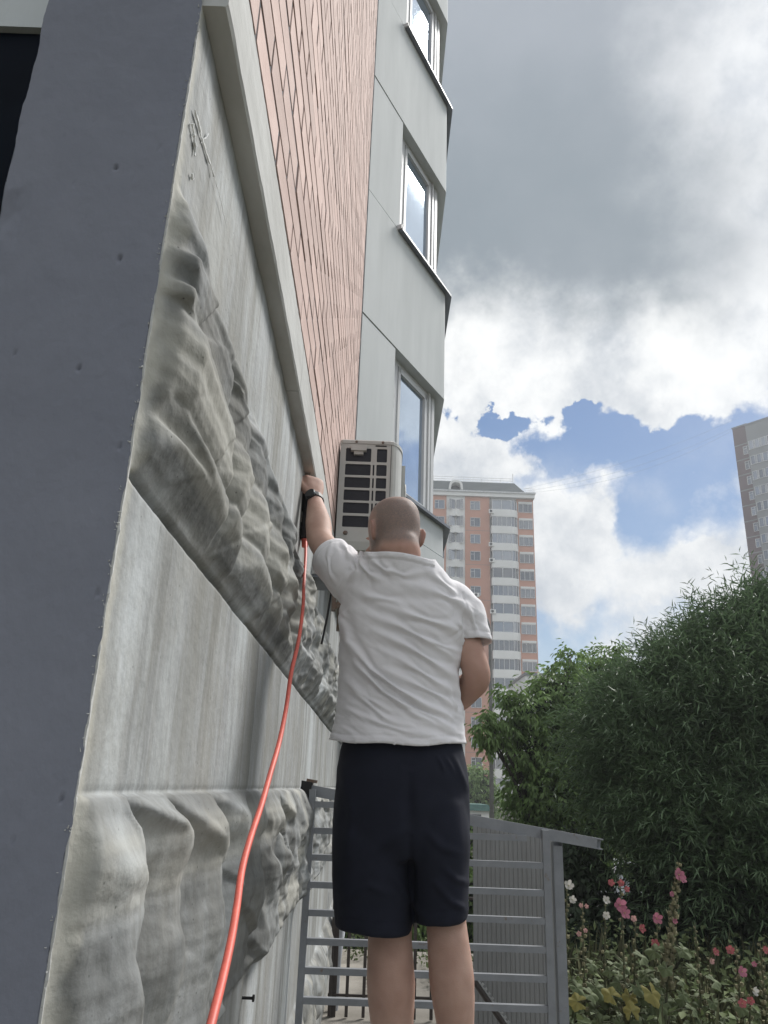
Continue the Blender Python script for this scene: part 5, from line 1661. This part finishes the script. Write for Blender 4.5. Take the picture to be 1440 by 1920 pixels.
mq = thing('young_maple', 'slender darker maple squeezed between the box elder and the willow', 'tree', (P(1125, 1500, 13.4).x, 13.4, -1))
foliage('crown', compound(m2, 112, .11, .040), M_MAP, mq)
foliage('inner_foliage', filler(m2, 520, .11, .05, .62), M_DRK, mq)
branches(mq, Vector((P(1125, 1500, 13.4).x, 13.4, -1)), m2, .06)
b1 = [lump(*q) for q in ((893, 1474, 50, 30), (880, 1500, 50, 34), (912, 1502, 50, 24), (868, 1466, 50, 22), (900, 1455, 50, 14))]
bu = thing('bush', 'small round green bush in front of the orange tower beside the lamp post', 'bush', (P(890, 1500, 50).x, 50, -1))
foliage('crown', compound(b1, 16, .26, .12), M_MAP, bu)
foliage('inner_foliage', filler(b1, 34, .34, .17, .85), M_DRK, bu)
branches(bu, Vector((P(890, 1500, 50).x, 50, -1)), b1, .1, 'stem')
# dark shrubs behind the flowers
for lab, ls in (('dark shrub behind the white hollyhocks beside the gate post', ((1085, 1700, 8.4, 62), (1070, 1610, 8.6, 45), (1120, 1770, 8.0, 60), (1085, 1830, 7.6, 60))),
                ('dark shrub below the willow behind the pink hollyhocks', ((1250, 1720, 8.2, 66), (1210, 1790, 7.7, 66), (1300, 1800, 7.6, 75), (1290, 1650, 8.4, 60))),
                ('dark shrub under the willow at the right edge', ((1390, 1760, 7.6, 90), (1440, 1830, 7.3, 80), (1360, 1700, 8.0, 80), (1450, 1700, 7.8, 90)))):
    l2 = [lump(*q) for q in ls]
    t = thing('shrub', lab, 'shrub', (l2[0][0].x, l2[0][0].y, 0), 'dark shrubs under the willow')
    foliage('leaves', compound(l2, 170, .085, .042), M_DRK, t)
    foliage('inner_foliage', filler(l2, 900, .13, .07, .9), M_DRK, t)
    branches(t, Vector((l2[0][0].x, l2[0][0].y, 0)), l2, .03, 'stem')

# car glimpsed through the gap
cr = thing('parked_car', 'silver car glimpsed through the gap in the dark shrubs', 'car', (P(1175, 1640, 15.2).x, 15.2, -1))
cx_, gz = P(1200, 1640, 15.2).x, -.996
car_p = mat('silver_car_paint', (.42, .43, .45), .25, .03, 3, metallic=.4)
side = [(-2.1, .32), (-2.12, .62), (-1.95, .86), (-1.15, .98), (-.45, 1.42), (.75, 1.46), (1.5, 1.05), (2.05, .98), (2.12, .6), (2.08, .32)]
b = MB(); n = len(side)
rs = []
for y_, k_ in ((-.86, .90), (-.80, 1.0), (.80, 1.0), (.86, .90)):
    rs.append([(cx_ + x*(.985 if k_ < 1 else 1), 15.2 + y_*(1 if z < 1.0 else .82), gz + .3 + (z - .3)*(k_ if z < 1 else .985*k_ + .01)) for x, z in side])
b.rings(rs); b.build('body', car_p, cr)
b = MB()
b.add([(cx_ - .98, 14.62, gz + 1.03), (cx_ - .45, 14.66, gz + 1.36), (cx_ + .7, 14.66, gz + 1.38), (cx_ + 1.25, 14.62, gz + 1.05)], [(3, 2, 1, 0)]); b.v = [(x, y - .10, z) for x, y, z in b.v]
b.build('side_window', M_GLASSF, cr)
for xw in (-1.3, 1.3):
    for yw in (14.32, 15.92):
        b = MB(); b.tube([(cx_ + xw, yw, gz + .32), (cx_ + xw, yw + .2, gz + .32)], .32, 18); w = b.build('wheel', M_BLACK, cr)
        b = MB(); b.tube([(cx_ + xw, yw - .012, gz + .32), (cx_ + xw, yw - .002, gz + .32)], .19, 12); b.build('rim', M_SILL, w)
b = MB(); b.ball((cx_ - 2.03, 14.75, gz + .72), .08, .16, .08, 8, 6); b.build('headlight', M_GLASSF, cr)

# hollyhocks
M_STEM = mat('hollyhock_stem', (.10, .11, .055), .8, .15, 10)
M_BUD = mat('hollyhock_bud', (.25, .235, .14), .85, .15, 10, island=.3, color2=(.18, .17, .10))
M_HL = leaf_mat('hollyhock_leaf', (.115, .145, .065), (.08, .105, .048), .7, .2, .25)
M_YL = leaf_mat('yellowed_leaf', (.27, .235, .07), (.20, .19, .06), .7, .25, .2)
PET = dict(white=leaf_mat('white_petal', (.52, .51, .47), (.46, .45, .42), .7, .3, .08), pink=leaf_mat('pink_petal', (.42, .17, .225), (.36, .13, .19), .7, .3, .12),
           red=leaf_mat('coral_petal', (.36, .105, .11), (.30, .09, .10), .7, .3, .12), pale=leaf_mat('pale_pink_petal', (.50, .30, .28), (.42, .24, .23), .7, .3, .12))
M_EYE = mat('flower_centre', (.55, .50, .22), .8)
def flower_mesh(size, m, cup):
    b = MB()
    for k in range(5):
        a = 2*math.pi*k/5
        ca, sa = math.cos(a), math.sin(a)
        pts = []
        for (u, w) in ((.06, 0), (.35, .28), (.72, .46), (1.0, .30), (1.06, .0), (1.0, -.30), (.72, -.46), (.35, -.28)):
            z = cup*(u**2) + .05*abs(w) + .02*math.cos(9*w)*u + (.03 if k % 2 else 0)
            r = 1 + .06*math.sin(5*k + 7*w)
            pts.append(((u*ca - w*sa)*size*r, (u*sa + w*ca)*size*r, z*size))
        b.add(pts, [(0, 1, 2, 3, 4), (0, 4, 5, 6, 7)])
    return b.mesh('flower', m, smooth=True)
FM = {c: [flower_mesh(1.0, PET[c], q) for q in (.35, .7)] for c in PET}
eb = MB(); eb.ball((0, 0, .12), .10, .10, .16, 7, 5); EYE_ME = eb.mesh('flower_centre', M_EYE)
def leaf5(name, m):
    b = MB(); pts = [(0, 0, 0)]; mid_ = []
    nn_ = 31
    for k in range(nn_):
        a = math.radians(-155 + 310*k/(nn_-1))
        r = .60*(1 + .16*math.cos(5*a) + .05*math.cos(15*a)) + .14*max(0, math.cos(a))**3
        x, y = r*math.cos(a), r*math.sin(a)
        vein = math.cos(5*a)
        mid_.append((x*.55, y*.55, .05*vein - .05*r))
        pts.append((x, y, .05*vein - .30*r*r + .04*math.sin(3*a + 1)))
    allp = pts[:1] + mid_ + pts[1:]
    b.add(allp, [(0, i, i+1) for i in range(1, nn_)] + [(i, nn_+i, nn_+i+1, i+1) for i in range(1, nn_)])
    return b.mesh(name, m, smooth=True)
LEAF_G, LEAF_Y = [leaf5('leaf', M_HL), leaf5('leaf', M_HL)], leaf5('leaf', M_YL)
def place(name, me, par, pos, size, zdir, spin=0.0):
    o = obj(name, me, par)
    q = Vector(zdir).to_track_quat('Z', 'Y')
    o.rotation_mode = 'QUATERNION'
    o.rotation_quaternion = q @ Matrix.Rotation(spin, 3, 'Z').to_quaternion()
    o.location = Vector(pos) - parent_loc(par); o.scale = (size, size, size)
    return o
def hollyhock(lab, top, base_px, Y, flowers, nl=6, buds=26, bud_r=.011, yellow=(), bud_from=.42):
    tp_ = P(*top, Y); bs = P(base_px, 1900, Y); bs = Vector((bs.x, Y + .05, 0))
    t = thing('hollyhock', lab, 'flower', bs, 'hollyhocks along the fence')
    mid = bs.lerp(tp_, .55) + Vector((rnd.uniform(-.03, .03), rnd.uniform(-.03, .03), 0))
    def at(u): return bs.lerp(mid, u/.55) if u < .55 else mid.lerp(tp_, (u - .55)/.45)
    b = MB(); b.tube([at(u) for u in (0, .25, .5, .7, .85, 1.0)], [.009, .008, .0065, .0055, .0045, .002], 6); b.build('stem', M_STEM, t, True)
    b = MB()
    for i in range(buds):
        u = bud_from + (1 - bud_from)*(i + rnd.random()*.5)/buds
        a = i*2.4 + rnd.random()
        r_ = bud_r*(1.15 - .65*(u - bud_from)/(1 - bud_from))*rnd.uniform(.8, 1.3)
        c = at(min(u, 1)) + Vector((math.cos(a), math.sin(a), .25))*(r_*1.25)
        b.ball(c, r_, r_, r_*1.15, 6, 4)
        for s in range(4):
            aa = s*1.57 + a
            b.add([c + Vector((math.cos(aa - .4), math.sin(aa - .4), .1))*r_, c + Vector((math.cos(aa + .4), math.sin(aa + .4), .1))*r_, c + Vector((math.cos(aa)*1.5, math.sin(aa)*1.5, 1.5))*r_], [(0, 1, 2)])
    o = b.build('bud', M_BUD, t); o['kind'] = 'stuff'
    for (px, py, col_, rp) in flowers:
        pos = P(px, py, Y - .03)
        sz = rp/FPX*Y*.60
        f = place('flower', FM[col_][rnd.randrange(2)], t, pos, sz, (rnd.uniform(-.5, .5), -1, rnd.uniform(.0, .5)), rnd.random()*6)
        obj('flower_centre', EYE_ME, f)
        bb = MB(); n_ = at(max(.05, min(1, (pos.z - bs.z)/(tp_.z - bs.z)))); bb.tube([n_, n_.lerp(pos, .9) + Vector((0, .01, 0))], .0025, 5); bb.build('flower_stalk', M_STEM, t)
    for i in range(nl + 12):
        u = .12 + .56*i/(nl + 12) + rnd.uniform(-.03, .03)
        a = i*2.4 + rnd.random()
        out = Vector((math.cos(a), math.sin(a)*.7 - .25, 0)).normalized()
        n_ = at(u); e = n_ + out*rnd.uniform(.07, .14) + Vector((0, 0, rnd.uniform(-.02, .05)))
        bb = MB(); bb.tube([n_, n_.lerp(e, .6) + Vector((0, 0, .015)), e], .003, 5); bb.build('leaf_stalk', M_STEM, t)
        place('leaf', LEAF_G[i % 2], t, e, rnd.uniform(.042, .085), out*.45 + Vector((0, -.35, .6)), math.atan2(out.y, out.x))
    for (px, py, rp) in yellow:
        pos = P(px, py, Y - .12); n_ = at(.3)
        bb = MB(); bb.tube([n_, pos], .003, 5); bb.build('leaf_stalk', M_STEM, t)
        o = place('leaf', LEAF_Y, t, pos, rp/FPX*Y*.80, (rnd.uniform(-.3, .3), -.75, .55), rnd.random()*6); o['label'] = 'yellowed leaf'
HY = 4.6
hollyhock('white hollyhock nearest the gate post with two open blooms at its tip', (1063, 1652), 1075, 4.5, [(1066, 1661, 'white', 13), (1073, 1687, 'white', 10)], 7, yellow=[(1083, 1878, 27)])
hollyhock('hollyhock with small pale pink buds beside the white one near the post', (1092, 1690), 1098, 4.7, [(1089, 1698, 'pale', 6), (1099, 1700, 'pale', 6), (1086, 1751, 'pale', 7), (1098, 1745, 'pale', 6)], 6)
hollyhock('white hollyhock with two round blooms one above the other', (1135, 1680), 1128, 4.8, [(1136, 1688, 'white', 11), (1137, 1716, 'white', 10)], 5, 18, .009)
hollyhock('hollyhock with two large pink blooms and red ones above them', (1163, 1655), 1160, 4.6, [(1162, 1697, 'pink', 17), (1171, 1712, 'pink', 15), (1146, 1655, 'red', 9), (1165, 1656, 'red', 9), (1175, 1667, 'red', 8)], 8, 20, yellow=[(1146, 1866, 26), (1184, 1896, 26)])
hollyhock('hollyhock with one crimson bloom low on its left-leaning buds', (1192, 1718), 1194, 4.7, [(1203, 1741, 'red', 11), (1188, 1722, 'pale', 8)], 8, 22, yellow=[(1181, 1868, 24)])
hollyhock('hollyhock with a single round pink bloom left of the tallest stalk', (1234, 1708), 1222, 4.9, [(1231, 1722, 'pink', 14), (1228, 1769, 'red', 11)], 8, 16)
hollyhock('tallest hollyhock, thick with seed pods and a pink bloom near its tip', (1272, 1617), 1228, 4.6, [(1272, 1640, 'pink', 16), (1279, 1648, 'pink', 12), (1259, 1676, 'pink', 7), (1265, 1728, 'pink', 7)], 12, 62, .0145, yellow=[(1222, 1862, 32)], bud_from=.50)
hollyhock('bare green hollyhock spike with pale buds and no open bloom', (1303, 1732), 1298, 4.7, [], 7, 20, .0105)
hollyhock('hollyhock with pale yellow-green pods and a dull red bloom', (1330, 1792), 1322, 4.8, [(1341, 1785, 'red', 10), (1334, 1802, 'pale', 8)], 8, 20, .010)
hollyhock('hollyhock with a coral bloom at the left of its top and a pink one below', (1379, 1772), 1386, 4.6, [(1369, 1781, 'red', 11), (1391, 1822, 'pink', 13)], 9, 30, .0125)
hollyhock('hollyhock at the right edge with a red bloom and a small pink bud', (1425, 1767), 1420, 4.6, [(1436, 1782, 'red', 10), (1414, 1808, 'pink', 7)], 8, 28, .012)
hollyhock('short hollyhock in the lower right corner with white and coral blooms', (1408, 1850), 1404, 4.4, [(1413, 1858, 'white', 11), (1392, 1881, 'red', 11), (1407, 1876, 'red', 10)], 9, 16, .010)

# grasses and weeds between the flowers
M_GR = leaf_mat('dry_grass', (.19, .185, .10), (.12, .135, .065), .8, .2, .4)
M_WD = leaf_mat('weed_leaf', (.16, .20, .085), (.10, .135, .06), .75, .2, .4)
def patch(name, m, n, x0, x1, y0, y1, h0, h1, w):
    x = R2.uniform(x0, x1, n); y = R2.uniform(y0, y1, n)
    B = np.stack([x, y, np.zeros(n)], -1)
    D = unit(np.stack([R2.normal(size=n)*.22, R2.normal(size=n)*.22, np.ones(n)], -1))
    return B, D, unit(R2.normal(size=(n, 3))*np.array([1, 1, .15])), R2.uniform(h0, h1, n), np.full(n, w)
def stuff(name, data, m, bend=.2):
    V, F = leaves_mesh(name, *data, m, bend)
    o = obj(name, fast_mesh(name, V, F, m, False)); o['kind'] = 'stuff'; return o
stuff('grass', patch('grass', M_GR, 1900, .85, 4.4, 4.35, 7.2, .25, .62, .0035), M_GR)
n = 13000
B = np.stack([R2.uniform(.85, 4.6, n), R2.uniform(4.1, 7.4, n), R2.uniform(.02, .60, n)*R2.random(n)**.5], -1)
stuff('weeds', (B, R2.normal(size=(n, 3))*np.array([1, 1, .6]) + np.array([0, 0, .2]), unit(np.array([0, -.3, 1.]) + R2.normal(size=(n, 3))*.5), R2.uniform(.03, .085, n), R2.uniform(.02, .05, n)), M_WD)
n = 1500
B = np.stack([R2.uniform(-.2, .9, n), R2.uniform(6.9, 8.4, n), R2.uniform(.03, .22, n)], -1)
B = B[(np.abs(B[:, 0] - .18) < .16) | (B[:, 1] > 8.0) | (np.abs(B[:, 0] - .72) < .22)]; n = len(B)
stuff('path_weeds', (B, R2.normal(size=(n, 3)), unit(R2.normal(size=(n, 3)) + np.array([0, 0, 1.])), R2.uniform(.02, .06, n), R2.uniform(.015, .03, n)), M_WD)
# thicket closing the yard behind the path
tl = [lump(*q) for q in ((660, 1725, 9.6, 60), (760, 1735, 9.8, 70), (850, 1700, 10, 70), (880, 1600, 10.4, 50), (960, 1640, 10.2, 70))]
t = thing('hedge', 'low hedge closing the path behind the rod fence', 'hedge', (.6, 9.8, 0))
foliage('leaves', compound(tl, 120, .085, .045), M_MAP, t)
foliage('inner_foliage', filler(tl, 700, .13, .07, .9), M_DRK, t)
branches(t, Vector((.6, 9.8, -.2)), tl, .03, 'stem')
